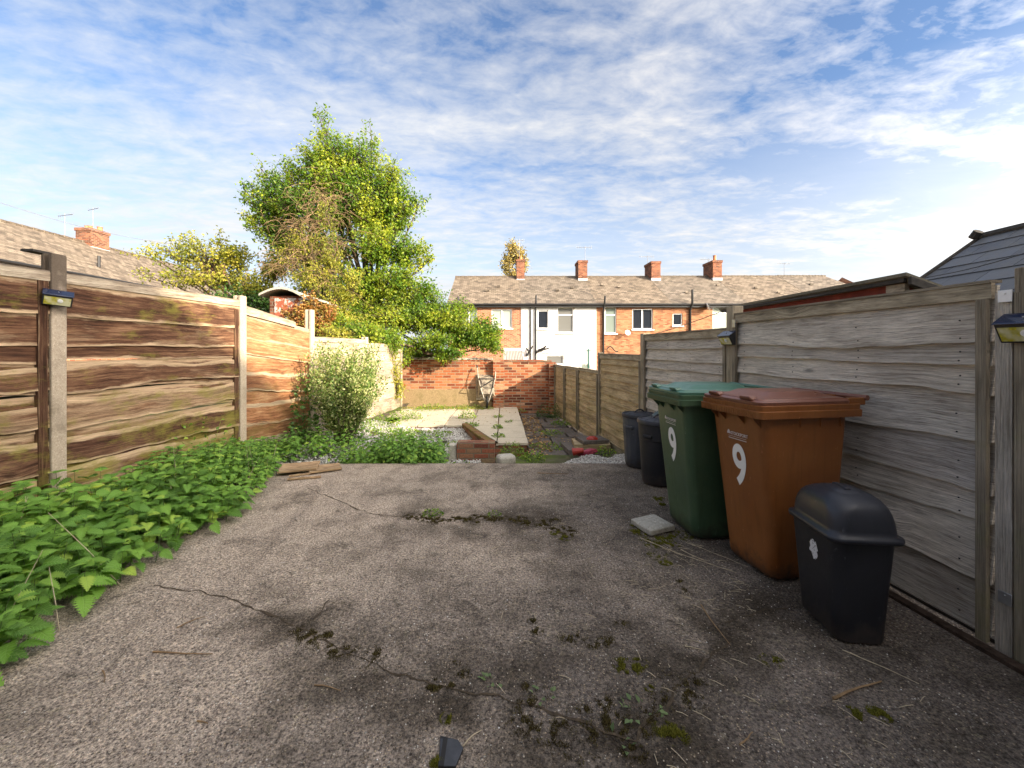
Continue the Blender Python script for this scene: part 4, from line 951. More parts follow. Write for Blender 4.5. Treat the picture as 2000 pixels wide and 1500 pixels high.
for s_, h in ((1.0,-.02),(1.0,-.003),(.985,.004),(.94,.006),(.6,.0065),(.2,.0065)):
    R_ = []
    for k in range(48):
        a = 2*math.pi*k/48; x = cxl-.01+.098*s_*math.cos(a)*(1 if math.cos(a) < 0 else 1); y = cyl+.135*s_*math.sin(a)
        u = max(abs(x-cxl)/.150, 0); v = abs(y-cyl)/.182; q = (u**2.6+v**2.6)**(1/2.6); z = .692-.155*max(0, q-.28)**2.0/(.72**2)-.022*((y-cyl)/.19)**2
        R_.append((x, y, z+h))
    L.append(R_)
m_.loft(L, cap0=False); fl_ = m_.build('swing_flap', B_BKL, r, smooth=75)
m_ = MB(); m_.loft([[(cxl-.016, cyl+y, .700-.6*y*y+h) for y in np.linspace(-.05,.05,9)]+[(cxl+.012, cyl+y, .700-.6*y*y+h) for y in np.linspace(.05,-.05,9)] for h in (-.012,.005)]); m_.build('finger_ridge', B_BKL, fl_, bevel=.005)
random.seed(3); m_ = MB(); ring = [(.0125, .255+(.018+.024*random.random())*math.cos(a)-.09, .385+(.030+.030*random.random())*math.sin(a)) for a in [2*math.pi*k/22 for k in range(22)]]
ring = [(x+.030*(1-z/.5)-.0008, y, z) for x, y, z in ring]
m_.face(ring[::-1]); m_.face(ring)
n = NT('torn_sticker'); n.base(n.ramp(n.noise(n.map('Object'), 90, 4, .7), [(.36,(.03,.03,.035)),(.44,(.62,.62,.64))]), .6, .3); m_.build('torn_sticker', n.m, r)

def round_bin(loc, R0, H, label, mb_, ml, ribbed=False, group='round dustbins beside the green wheelie bin'):
    r = empty('dustbin', label, 'dustbin', loc, .4, group); nn = 64
    def ring(rad, z, amp=0):
        return [((rad+(amp if (k//2) % 2 else 0))*math.cos(2*math.pi*k/nn), (rad+(amp if (k//2) % 2 else 0))*math.sin(2*math.pi*k/nn), z) for k in range(nn)]
    a_ = .004 if ribbed else 0
    m_ = MB(); m_.loft([ring(R0*.74,0), ring(R0*.77,.015), ring(R0*.79,.04,a_), ring(R0*.86,H*.48,a_), ring(R0*.90,H*.66,a_), ring(R0*.925,H*.67), ring(R0*.935,H*.80), ring(R0*.955,H*.93)])
    m_.build('body', mb_, r, smooth=30)
    m_ = MB(); m_.loft([ring(R0*.96,H*.905), ring(R0,H*.91), ring(R0,H*.955), ring(R0*.97,H*.97), ring(R0*.93,H*.972), ring(R0*.90,H*.958), ring(R0*.55,H*.985), ring(R0*.2,H*.995)]); l_ = m_.build('lid', ml, r, smooth=35)
    m_ = MB(); m_.tube([(.06*math.cos(t)*1.1, 0, H*.985+.035*math.sin(t)) for t in np.linspace(0, math.pi, 11)], .009, 8); m_.build('lid_handle', ml, l_, smooth=True)
    m_ = MB()
    for k in range(12):
        a = 2*math.pi*k/12; m_.tube([(R0*.3*math.cos(a), R0*.3*math.sin(a), H*.993), (R0*.86*math.cos(a), R0*.86*math.sin(a), H*.966)], .004, 6)
    m_.build('lid_ribs', ml, l_)
    for s_ in (-1, 1):
        a = 3.4 if s_ > 0 else .26; c = Vector((math.cos(a), math.sin(a), 0)); t_ = Vector((-c.y, c.x, 0)); p = c*(R0*.925); m_ = MB()
        m_.loft([[p+t_*s-c*.01+Vector((0,0,z)) for s, z in ((-.05,H*.70),(.05,H*.70),(.05,H*.76),(-.05,H*.76))], [p+t_*s+c*.022+Vector((0,0,z)) for s, z in ((-.045,H*.725),(.045,H*.725),(.045,H*.76),(-.045,H*.76))]])
        m_.build('side_handle', mb_, r, bevel=.004)
    return r
round_bin((1.625, 4.93, .008), .205, .64, 'grey ribbed round dustbin with black lid, farthest bin of the row', B_GY, B_BK, True)
round_bin((1.62, 4.30, .008), .215, .68, 'plain black round dustbin touching the green wheelie bin', B_BK, B_BKL)
r = empty('caddy_bin', 'small dark teal caddy with a slanting lid, mostly hidden behind the bins', 'bin', (1.85, 4.66, .008), -.1)
m_ = MB(); m_.loft([rrect(-.10,.10,-.10,.10,.03,0), rrect(-.125,.125,-.125,.125,.03,.62)]); m_.build('body', B_TEAL, r, smooth=45)
m_ = MB(); m_.loft([[(x, y, z+(x+.14)*.5) for x, y, z in rrect(-.14,.14,-.14,.14,.03,q)] for q in (.60,.625)]+[[(x, y, .645+(x+.14)*.5) for x, y, z in rrect(-.09,.10,-.10,.10,.03,0)]]); m_.build('lid', B_TEAL, r, smooth=45)

# ------------------------------------------------------------------ wheelbarrow, standing on its nose against the wall
r = empty('wheelbarrow', 'old wheelbarrow stood on its wheel against the end wall beside the pier', 'wheelbarrow', (-.47, WY-.30, -.2), .12)
r.rotation_euler = (math.radians(-9), 0, .10)
n = NT('worn_barrow_paint'); n.base(n.mix(n.rng(n.noise(n.map('Object'), 9, 6, .7), .42, .6), (.33,.28,.21), (.07,.055,.045)), .6, .4); M_BAR = n.m
M_TUBE = m_plain('pale_steel_tube', (.36,.33,.28), .5, .4, .3, metal=.3)
m_ = MB() # pan: open side towards the wall (+y), underside towards us
m_.loft([[(x*w_, y_, zc+zs*h_) for x, zs in ((-1,-1),(1,-1),(1,1),(-1,1))] for (w_, y_, zc, h_) in ((.18,-.03,.60,.21),(.27,.17,.60,.34))], cap1=False)
m_.loft([[(x*w_, y_, zc+zs*h_) for x, zs in ((1,-1),(-1,-1),(-1,1),(1,1))] for (w_, y_, zc, h_) in ((.17,-.022,.60,.20),(.265,.17,.60,.335))], cap1=False)
m_.build('pan', M_BAR, r, smooth=30)
m_ = MB(); rim = [(-.27,.172,.26),(.27,.172,.26),(.27,.172,.94),(-.27,.172,.94),(-.27,.172,.26)]; m_.tube(rim, .009, 8); m_.build('pan_rim', M_TUBE, r)
for s_ in (-1, 1):
    m_ = MB(); m_.tube([(s_*.045,-.06,.17),(s_*.10,-.055,.34),(s_*.17,-.06,.55),(s_*.235,-.06,.85),(s_*.25,-.02,1.05),(s_*.255,.03,1.16)], .0125, 10); h_ = m_.build('handle', M_TUBE, r, smooth=True)
    m_ = MB(); m_.tube([(s_*.253,.01,1.10),(s_*.256,.035,1.18)], .019, 10); m_.build('grip', M_BLACKP, h_, smooth=True)
    m_ = MB(); m_.tube([(s_*.17,-.06,.55),(s_*.16,-.26,.66),(s_*.15,-.27,.70),(s_*.21,-.07,.78)], .011, 8); m_.build('leg', M_BLACKP, r, smooth=True)
m_ = MB(); m_.tube([(-.17,-.085,.56),(.22,-.085,.80)], .010, 8); m_.tube([(-.22,-.085,.80),(.22,-.085,.80)], .010, 8); m_.build('cross_brace', M_BLACKP, r)
m_ = MB(); pts = [(.0,-.06+.135*math.cos(a)*1.0,.165+.135*math.sin(a)) for a in [2*math.pi*k/28 for k in range(29)]]; m_.tube(pts, .03, 10, cap=False); w_ = m_.build('wheel', M_RUB, r, smooth=True)
m_ = MB(); m_.tube([(-.022,-.06,.165),(.022,-.06,.165)], .108, 24); m_.build('rim', M_METAL, w_, smooth=30)

# ------------------------------------------------------------------ houses
def window(parent, x, z, w, h, y, kind='two', glass=G_DARK, sill=True, sillm=None):
    fw = .06; m_ = MB(); d0 = y; d1 = y+.055
    m_.box((x,d0,z),(x+w,d1,z+fw)); m_.box((x,d0,z+h-fw),(x+w,d1,z+h)); m_.box((x,d0+.001,z+fw),(x+fw,d1,z+h-fw)); m_.box((x+w-fw,d0+.001,z+fw),(x+w,d1,z+h-fw))
    if kind == 'two': m_.box((x+w/2-.045,d0+.002,z+fw),(x+w/2+.045,d1,z+h-fw))
    if kind == 'top': m_.box((x+fw,d0+.002,z+h*.68),(x+w-fw,d1,z+h*.68+.075))
    if kind == 'twotop': m_.box((x+w/2-.045,d0+.002,z+fw),(x+w/2+.045,d1,z+h-fw)); m_.box((x+fw,d0+.003,z+h*.70),(x+w-fw,d1,z+h*.70+.06))
    f = m_.build('window', M_PVC, parent, bevel=.008)
    m_ = MB(); m_.face([(x+.03,y+.035,z+.03),(x+w-.03,y+.035,z+.03),(x+w-.03,y+.035,z+h-.03),(x+.03,y+.035,z+h-.03)]); m_.build('pane', glass, f)
    if sill: m_ = MB(); m_.box((x-.06,y-.14,z-.08),(x+w+.06,y+.02,z-.003)); m_.build('sill', sillm or M_PVC, f, bevel=.006)
    return f
def house(label, loc, rz, w, eh, rh, dep, wallm, roofm, wins=(), chim=None, group=None, base=0.0, verge=False, cat='house', hip=0):
    r = empty('terraced_house', label, cat, loc, rz, group)
    # wall sheet with openings, y=0 is the face
    xs_ = sorted(set([0, w]+[v for q in wins for v in (q[0], q[0]+q[2])])); zs_ = sorted(set([base, eh]+[v for q in wins for v in (q[1], q[1]+q[3])]))
    m_ = MB()
    for x0, x1 in zip(xs_[:-1], xs_[1:]):
        for z0, z1 in zip(zs_[:-1], zs_[1:]):
            cx, cz = (x0+x1)/2, (z0+z1)/2
            if any(q[0] < cx < q[0]+q[2] and q[1] < cz < q[1]+q[3] for q in wins): continue
            m_.face([(x0,0,z0),(x1,0,z0),(x1,0,z1),(x0,0,z1)])
    for q in wins:
        x, z, a, h = q[:4]
        m_.face([(x,0,z),(x,.12,z),(x,.12,z+h),(x,0,z+h)][::-1]); m_.face([(x+a,0,z),(x+a,.12,z),(x+a,.12,z+h),(x+a,0,z+h)])
        m_.face([(x,0,z+h),(x+a,0,z+h),(x+a,.12,z+h),(x,.12,z+h)][::-1]); m_.face([(x,0,z),(x+a,0,z),(x+a,.12,z),(x,.12,z)])
    mid = dep/2
    m_.face([(0,dep,base),(0,0,base),(0,0,eh),(0,mid,rh-.08),(0,dep,eh)]); m_.face([(w,0,base),(w,dep,base),(w,dep,eh),(w,mid,rh-.08),(w,0,eh)]); m_.face([(w,dep,base),(0,dep,base),(0,dep,eh),(w,dep,eh)])
    m_.build('wall', wallm, r, weld=False)
    # roof
    ov = .25; sl = math.hypot(mid+ov, (rh-eh)*(mid+ov)/mid); ze = eh-(rh-eh)*ov/mid; m_ = MB(); e0 = -.05 if verge else 0
    th = .10; xo = random.uniform(0, 3); hr = w-hip
    A_ = [(e0,-ov,ze),(w,-ov,ze),(hr,mid,rh),(e0,mid,rh)]; m_.face(A_, [(xo+e0,0),(xo+w,0),(xo+hr,sl),(xo+e0,sl)])
    B_ = [(w,dep+ov,ze),(e0,dep+ov,ze),(e0,mid,rh),(hr,mid,rh)]; m_.face(B_, [(xo+w,0),(xo+e0,0),(xo+e0,sl),(xo+hr,sl)])
    m_.face([(e0,-ov,ze-th),(w,-ov,ze-th),(w,-ov,ze),(e0,-ov,ze)])
    m_.face([(e0,-ov,ze-th),(e0,-ov,ze),(e0,mid,rh),(e0,dep+ov,ze),(e0,dep+ov,ze-th),(e0,mid,rh-th)]); m_.face([(w,-ov,ze),(w,-ov,ze-th),(w,mid,rh-th),(w,dep+ov,ze-th),(w,dep+ov,ze),(hr,mid,rh)] if not hip else [(w,-ov,ze),(w,dep+ov,ze),(hr,mid,rh)])
    m_.face([(e0,-ov,ze-th),(e0,0,eh-.02),(w,0,eh-.02),(w,-ov,ze-th)])
    rf_ = m_.build('roof', roofm, r, weld=False)
    m_ = MB(); x = e0
    while x < hr-.05:
        x2 = min(x+.44, hr); m_.tube([(x,mid,rh+.0),(x2,mid,rh+.0)], [.095,.08], 8); x = x2+.004
    m_.build('ridge_tiles', roofm, rf_)
    m_ = MB(); m_.tube([(0,-ov-.05,ze-.03),(w,-ov-.05,ze-.03)], .06, 8); m_.box((0,-ov+.02,ze-.20),(w,-ov+.045,ze-.02)); m_.build('gutter', M_BLKP, r)
    if chim:
        cx, cw, cd, ch, pots, cm = chim; b_ = MB(); b_.box((cx-cw/2,mid-cd/2,rh-.5),(cx+cw/2,mid+cd/2,rh+ch-.16)); b_.box((cx-cw/2-.04,mid-cd/2-.04,rh+ch-.16),(cx+cw/2+.04,mid+cd/2+.04,rh+ch))
        c_ = b_.build('chimney', cm, rf_)
        for (px_, py_, pr_, ph_) in pots:
            b_ = MB(); b_.tube([(cx+px_,mid+py_,rh+ch),(cx+px_,mid+py_,rh+ch+ph_*.8),(cx+px_,mid+py_,rh+ch+ph_)], [pr_,pr_*.85,pr_*1.05], 14); o = b_.build('chimney_pot', M_TERRA, r); o.name = 'chimney_pot'
        b_ = MB(); b_.box((cx-cw/2-.02,mid-cd/2-.03,rh-.40),(cx+cw/2+.02,mid+cd/2+.03,rh-.22)); b_.build('flashing', M_LEAD, rf_)
    return r
def pipe(root, pts, r=.05, name='downpipe', m=None):
    b_ = MB(); b_.tube(pts, r, 8); return b_.build(name, m or M_BLKP, root, smooth=True)
def aerial(root, x, y, z, h, L=.9, n_=8, ang=0.0):
    b_ = MB(); b_.tube([(x,y,z),(x,y,z+h)], .014, 6); c_, s_ = math.cos(ang), math.sin(ang)
    b_.tube([(x-L*.55*c_,y-L*.55*s_,z+h-.1),(x+L*.45*c_,y+L*.45*s_,z+h-.1)], .015, 6)
    for i in range(n_):
        t = -L*.55+L*i/(n_-1)*.97; k = .16 if i < n_-2 else .26
        b_.tube([(x+t*c_,y+t*s_,z+h-.1-k*.5),(x+t*c_,y+t*s_,z+h-.1+k*.5)], .006, 4)
    return b_.build('aerial', M_ALU, root)
HB = 25.0; BZ = -.6; E = CAMZ+(HY-590)*HB/F-BZ; RH = CAMZ+(HY-541)*29.1/F-BZ; DEP = 8.2
def hx(px, Y=HB): return (px-CX)*Y/F
def hz(py, Y=HB): return CAMZ-(py-HY)*Y/F-BZ
bx = [hx(872)+.1, 1.02, 5.62, 10.2, 14.8, 19.4, 24.0]
def W_(x0, px0, px1, py0, py1): return (hx(px0)-x0, hz(py1), hx(px1)-hx(px0), hz(py0)-hz(py1))
hlab = ['orange brick terraced house at the left end of the far row, behind the tree', 'white rendered terraced house in the far row', 'buff brick terraced house just right of the white rendered one',
        'far terraced house with the tall top light window, above the fence post lamp', 'far terraced house second from the right end, only its roof in view', 'end house of the far row, its hipped roof behind the mossy shed']
hwin = [[(899,932,599,640,'two',G_GREEN),(960,1000,604,641,'two',G_NET)], [(1050,1071,606,642,'one',G_DARK),(1088,1120,600,650,'top',G_GREY),(1066,1101,694,712,'one',G_GREY),(1134,1152,711,740,'one',G_GREEN)],
        [(1181,1204,600,651,'top',G_GREEN),(1235,1275,603,643,'two',G_DARK)], [(1314,1333,612,636,'one',G_DARK),(1392,1434,595,650,'top',G_NET)], [], []]
hch = [None,(0.12,.55,.95,1.15,[(0.02,0,.11,.28)],M_BRD),(-.16,.62,1.25,1.05,[(0,.2,.10,.12)],M_BRD),(.32,.62,1.4,.95,[(0,.1,.12,.08)],M_BRD),(-.02,.62,1.4,1.0,[(0,-.3,.11,.42)],M_BRD),None]
wm = [M_BH1, M_WHITE, M_BH2, M_BH2, M_BH1, M_BH1]; random.seed(21); HS = []
for i in range(6):
    x0, x1 = bx[i], bx[i+1]; wins = [(*W_(x0, a, b_, c_, d_), k, g) for a, b_, c_, d_, k, g in hwin[i]]
    r = house(hlab[i], (x0, HB, BZ), 0, x1-x0-.002, E, RH+(.0 if i < 3 else .02*(i-2)), DEP, wm[i], M_TILE if i % 2 == 0 else M_TILE2, wins, hch[i], 'houses of the far terrace', verge=(i == 0), hip=1.2 if i == 5 else 0); HS.append(r)
    for q in wins: window(r, q[0], q[1], q[2], q[3], .06, q[4], q[5])
    b_ = MB()
    for _ in range(2):
        vx = random.uniform(.6, 4); t = random.uniform(.3, .7); b_.box((vx, t*4.1-.1, E+(RH-E)*t+.02), (vx+.22, t*4.1+.05, E+(RH-E)*t+.12))
    b_.build('roof_vents', M_TILE2, r)
x0 = bx[1]; r = HS[1]
b_ = MB(); b_.box((.0,-.03,0),(hx(1045)-x0-.05,-.002,E-.05)); b_.build('corner_render', M_WHITE, r)
pipe(r, [(hx(1036)-x0,-.08,0),(hx(1036)-x0,-.08,E-.15)], .04)
p_ = pipe(r, [(hx(1046)-x0,-.10,0),(hx(1046)-x0,-.10,E-.3),(hx(1046)-x0,-.38,E-.1),(hx(1046)-x0,-.38,E+.35)], .055, 'soil_pipe')
b_ = MB()
for a, c_ in (((1031,690),(1040,676)),((1046,690),(1066,676)),((1046,688),(1071,680)),((1036,690),(1027,680)),((1050,684),(1064,679))):
    b_.tube([(hx(a[0])-x0,-.14,hz(a[1])),(hx(c_[0])-x0,-.3,hz(c_[1]))], .045, 6)
b_.build('branching_waste_pipe', M_BLKP, p_)
b_ = MB(); b_.tube([(hx(1029)-x0,-.02,hz(693)),(hx(1029)-x0,-.12,hz(693))], .085, 16); b_.build('vent_cowl', M_BLKP, r)
b_ = MB(); b_.box((hx(1060)-x0,-.05,hz(690)),(hx(1105)-x0,-.003,hz(692)+.1)); b_.build('lintel', M_WHITE, r)
pipe(HS[2], [(hx(1178)-bx[2],-.08,0),(hx(1178)-bx[2],-.08,E-.5),(hx(1178)-bx[2],-.36,E-.15),(hx(1179)-bx[2],-.36,E+.32)], .055, 'soil_pipe')
pipe(HS[3], [(hx(1347)-bx[3],-.08,0),(hx(1347)-bx[3],-.08,E-.5),(hx(1347)-bx[3],-.36,E-.15),(hx(1347)-bx[3],-.36,E+.72)], .065, 'soil_pipe')
pipe(HS[0], [(hx(896)-bx[0],-.3,E-.1),(hx(896)-bx[0],-.3,E+.3)], .05, 'vent_pipe')
def dish(root, x, z, rad, ang):
    b_ = MB(); M = Matrix.Translation((x,-.35,z)) @ Matrix.Rotation(ang, 4, 'Z') @ Matrix.Rotation(math.radians(70), 4, 'X')
    S_ = [[M @ Vector(p) for p in circ(0,0,rad*t,-rad*.28*(1-t*t)+o,24)] for t, o in ((.05,0),(.4,0),(.75,0),(1,0),(1.0,-.015),(.75,-.02),(.3,-.02))]
    b_.loft(S_); d_ = b_.build('satellite_dish', M_PVC, root, smooth=True); b_ = MB(); b_.tube([(x,0,z-.05),(x,-.3,z-.03)], .02, 6); b_.tube([M @ Vector((0,-rad*.6,0)), M @ Vector((0,-.2,.3))], .012, 6); b_.build('dish_arm', M_METAL, d_)
dish(HS[2], hx(1223)-bx[2], hz(650), .17, .2); dish(HS[3], hx(1378)-bx[3], hz(600), .24, 1.1)
# left party wall of the buff house: a cable loop and a fan of drying rack bars
b_ = MB(); b_.tube([(hx(1184+i*2)-bx[2], -.2, hz(682-5*math.sin(i*.5))) for i in range(12)], .03, 6); b_.build('cable_loop', M_BLKP, HS[2])
ry = DEP/2
aerial(HS[1], .04, ry, RH+.6, 2.1, .8); aerial(HS[2], .12, ry, RH+.7, 1.5, 1.1, 9); aerial(HS[3], 1.0-.85, ry+.5, RH+.5, 1.15, 1.1, 8, .1); aerial(HS[4], -.15, ry+.3, RH+.4, 1.0, 1.1, 8, .1); aerial(HS[5], 3.9, ry+5, RH+.1, 2.0, 1.1, 8, .1)
# small lean-to roof of corrugated sheet in the yard of the orange house
r = empty('lean_to', 'corrugated sheet lean-to roof over the garden wall beside the white house', 'lean-to', (0, 21.2, -.6))
m_ = MB(); a = P(984, 684, 23.5); b_ = P(1018, 684, 23.5); c_ = P(1023, 707, 21.2); d_ = P(984, 707, 21.2); N_ = 60; r0 = []
for i in range(N_+1):
    t = i/N_; h = .03*math.cos(t*2*math.pi*12); r0.append((a+(b_-a)*t+Vector((0,0,h)), d_+(c_-d_)*t+Vector((0,0,h))))
for (p0, q0), (p1, q1) in zip(r0[:-1], r0[1:]): m_.face([q0, q1, p1, p0])
n = NT('corrugated_sheet'); n.base((.46,.43,.38), .7, .3); at(m_.build('corrugated_roof', n.m, smooth=True), r)
m_ = MB(); m_.box((d_.x+.05, 21.35, -.6), (c_.x-.1, 24.9, d_.z-.06)); at(m_.build('wall', M_BH1), r)
m_ = MB(); m_.box((d_.x, 24.85, a.z-.02), (b_.x+.1, 24.95, a.z+.12)); at(m_.build('white_flashing', M_PVC), r)
m_ = MB(); p = P(1149, 720, 18); m_.tube([(p.x, 18, -.6), (p.x, 18, P(0, 681, 18).z)], .035, 8); m_.tube([(p.x-.12, 18, P(0,685,18).z), (p.x+.12, 18, P(0,685,18).z)], .02, 6)
o = m_.build('washing_line_post', m_plain('dark_green_paint', (.015,.09,.07), .5, .4)); tag(o, 'dark green washing line post in front of the white house', 'post')
# a yard wall in front of the white house
m_ = MB(); m_.box((2.6, 19.5, -.6), (8.4, 19.7, .35)); o = m_.build('yard_wall', M_BH1); tag(o, 'low brick yard wall in front of the white house', 'wall')

# terrace to the left, parallel to the garden
LR = -22.0; DEPL = 8.0; yy = 13.0; random.seed(8)
llab = ['nearest brown tiled roof of the left hand terrace, above the fence post', 'brown tiled house of the left terrace carrying the red chimney stack', 'third roof of the left terrace behind the yellow tree', 'far brown roof of the left terrace hidden by the yellow tree', 'farthest roof of the left terrace beyond the big tree']
for i in range(5):
    ch = [None, (3.7,1.0,.8,.75,[(-.32,0,.10,.14),(-.05,.1,.12,.22),(.28,-.1,.13,.26)],M_BRD), None, (2.5,1.3,.9,.9,[(-.3,0,.13,.3),(.3,0,.13,.3)],M_BRD), None][i]
    wins = [(1.0, 3.3, 1.2, 1.1), (3.3, 3.3, .7, 1.1)]
    r = house(llab[i], (LR+DEPL/2, yy, -.3), math.pi/2, 5.198, 5.0, 7.3, DEPL, M_BH1, M_TILE, wins, ch, 'houses of the left terrace', verge=(i == 0))
    for q in wins: window(r, *q, .06, 'two', G_DARK)
    b_ = MB(); b_.tube([(.9,.9,5.0+2.3*.225),(.9,.9,6.05)], .06, 8) if i == 1 else b_.box((2.2,1.4,5.85),(2.5,1.6,5.98)); b_.build('roof_vent', M_BLKP, r)
    if i in (1,): aerial(r, 2.3, 4, 7.2, 1.3, 1.1, 8, 1.3); aerial(r, 3.9, 4.2, 8.0, 1.35, 1.0, 6, 1.2)
    yy += 5.2
# our own row behind the camera: it shades the near part of the garden
for i in range(8):
    x1 = 2.6+5.0*(i-1)
    wins = [(.9, 3.5, 1.1, 1.2), (3.1, 3.5, .8, 1.2), (3.0, .9, 1.2, 1.2)]
    r = house(['first white house to the right of this garden, behind the camera', 'white rendered house this garden belongs to, behind the camera', 'second white house to the left seen from the back door'][i] if i < 0 else ('white rendered house this garden belongs to, behind the camera' if i == 1 else 'white rendered house in the row behind the camera, %s doors to the %s' % (['one','two','three','four','five','six'][abs(i-1)-1], 'left' if i < 1 else 'right')), (x1, -2.2, -.1), math.pi, 4.998, 5.2, 9.35, 8.0, M_WHITE, M_TILE, wins, None, 'houses of the row behind the camera')
    for q in wins: window(r, *q, .06, 'two', G_DARK)

# ------------------------------------------------------------------ shed and outbuilding over the right fence
r = empty('shed', 'dark red timber shed with a mossy felt roof over the right fence', 'shed', (3.0, 3.1, 0))
zt = P(1765, 533, 3.08*1.0).z; x0 = 3.0; y0 = 3.10; y1 = 5.55; w = 1.6; zr = 1.95; drop = .55
m_ = MB(); m_.box((x0+.04, y0+.05, -.1), (x0+w, y1-.05, zr-.62))
m_.face([(x0+.04,y0+.05,zr-.62),(x0+w,y0+.05,zr-.62),(x0+.04,y0+.05,zr-.04)]); m_.face([(x0+.04,y0+.05,zr-.04),(x0+.04,y1-.05,zr-.04),(x0+.04,y1-.05,zr-.62),(x0+.04,y0+.05,zr-.62)][::-1]); m_.face([(x0+w,y1-.05,zr-.62),(x0+.04,y1-.05,zr-.62),(x0+.04,y1-.05,zr-.04)])
at(m_.build('red_wall', M_REDW), r)
m_ = MB(); m_.box((x0-.035, y0-.06, zr-.052), (x0-.012, y1+.05, zr-.012)); bar(m_, (x0-.03, y0-.085, zr-.075), (x0+w+.1, y0-.085, zr-.075-.62), .025, .06, 0, -1); at(m_.build('bargeboard', M_SLATE_EDGE, bevel=.004), r)
m_ = MB(); m_.box((x0+.0, y0-.03, -.1), (x0+.036, y0+.12, zr-.055)); at(m_.build('corner_trim', M_POSTW), r)
m_ = MB(); m_.loft([[(x0-.055, y, zr-.012),(x0-.055, y, zr+.014),(x0+w+.1, y, zr+.014-.64),(x0+w+.1, y, zr-.012-.64)] for y in (y0-.10, y1+.08)]); at(m_.build('felt_roof', M_FELT), r)
m_ = MB(); m_.tube([(x0+.05, y0+.05, zr-.10), (x0+.05, y0+.05, zr-.45)], .0, 4); 

r = empty('outhouse', 'outbuilding with a dark slate roof rising at the right edge', 'outbuilding', (6.0, 5.0, 0))
D0 = 5.0; X0 = (1925-CX)*D0/F; Z0 = CAMZ+(HY-462)*D0/F; sx = 1.75; sz = 1.25
m_ = MB(); L_ = math.hypot(sx, sz)
for s_, u in ((-1, 0), (1, 3)):
    q = [(X0+s_*sx, D0, Z0-sz), (X0+s_*sx, -.5, Z0-sz), (X0, -.5, Z0), (X0, D0, Z0)]; uv = [(0,0),(5.5,0),(5.5,L_),(0,L_)]
    if s_ > 0: q = q[::-1]; uv = uv[::-1]
    m_.face(q, uv)
at(m_.build('slate_roof', M_SLATE, weld=False), r)
m_ = MB(); N_ = 9
for i in range(N_):   # slates with a real step at every course
    t0 = i/N_; t1 = (i+1)/N_+.012; a = Vector((X0-sx*(1-t0), 0, Z0-sz*(1-t0))); c_ = Vector((X0-sx*(1-t1), 0, Z0-sz*(1-t1))); nn = Vector((-sz, 0, sx)).normalized()
    y = -.4-(i % 2)*.18
    while y < D0-.03:
        y2 = min(y+.36, D0+.02); lift = .018+.004*random.random(); m_.loft([[a+nn*lift+Vector((0,yy_,0)), a+nn*(lift-.008)+Vector((0,yy_,0)), c_+nn*.002+Vector((0,yy_,0)), c_+nn*.010+Vector((0,yy_,0))] for yy_ in (y, y2-.006)]); y = y2
n = NT('single_slate'); n.base(n.mix(n.rng(n.noise(n.map('Object'), 6, 6, .7), .35, .7), n.ramp(n.island(), [(0,(.04,.045,.058)),(1,(.10,.11,.13))]), (.09,.09,.085)), .5, .5); n.bump(n.noise(n.map('Object'), 30, 5, .6), .5, .006)
at(m_.build('slates', n.m), r)
m_ = MB()
for s_ in (-1, 1): m_.loft([[(X0+s_*(sx+.05), y, Z0-sz-.05), (X0+s_*(sx+.05), y, Z0-sz+.03), (X0, y, Z0+.035), (X0, y, Z0-.06)] for y in (D0+.03, D0+.06)])
at(m_.build('verge_board', M_SLATE_EDGE), r)
m_ = MB(); m_.tube([(X0, -.4, Z0+.0), (X0, D0+.05, Z0+.0)], .06, 8); m_.tube([(X0-.06, D0+.08, Z0+.0), (X0-.06, D0+.02, Z0+.07)], .05, 8); at(m_.build('ridge_roll', M_SLATE_EDGE), r)
m_ = MB(); m_.face([(X0-sx+.2,D0-.02,-.2),(X0+sx-.2,D0-.02,-.2),(X0+sx-.2,D0-.02,Z0-sz),(X0,D0-.02,Z0-.1),(X0-sx+.2,D0-.02,Z0-sz)][::-1]); m_.face([(X0-sx+.2,-.5,-.2),(X0-sx+.2,D0-.02,-.2),(X0-sx+.2,D0-.02,Z0-sz+.1),(X0-sx+.2,-.5,Z0-sz+.1)][::-1]); m_.face([(X0+sx-.2,-.5,-.2),(X0+sx-.2,D0-.02,-.2),(X0+sx-.2,D0-.02,Z0-sz+.1),(X0+sx-.2,-.5,Z0-sz+.1)])
at(m_.build('wall', M_BRD), r)
# telephone cable
a = P(1262, 657, 5.6); b_ = P(1432, 600, 3.9); c_ = P(1815, 541, 3.5); d_ = P(2010, 492, 2.6); m_ = MB(); pts = []
for (p, q) in ((a, b_), (b_, c_), (c_, d_)):
    for t in np.linspace(0, 1, 8): pts.append(p+(q-p)*t+Vector((0,0,-.015*math.sin(math.pi*t))))
m_.tube(pts, .004, 5); o = m_.build('cable', M_BLKP); tag(o, 'thin black cable slung along above the right fence', 'cable')
a = P(-40, 383, 17); b_ = P(330, 476, 24); m_ = MB(); m_.tube([a+(b_-a)*t+Vector((0,0,-.25*math.sin(math.pi*t))) for t in np.linspace(0, 1, 14)], .012, 5); o = m_.build('cable', M_ALU); tag(o, 'thin grey overhead wire above the left terrace roof', 'cable')

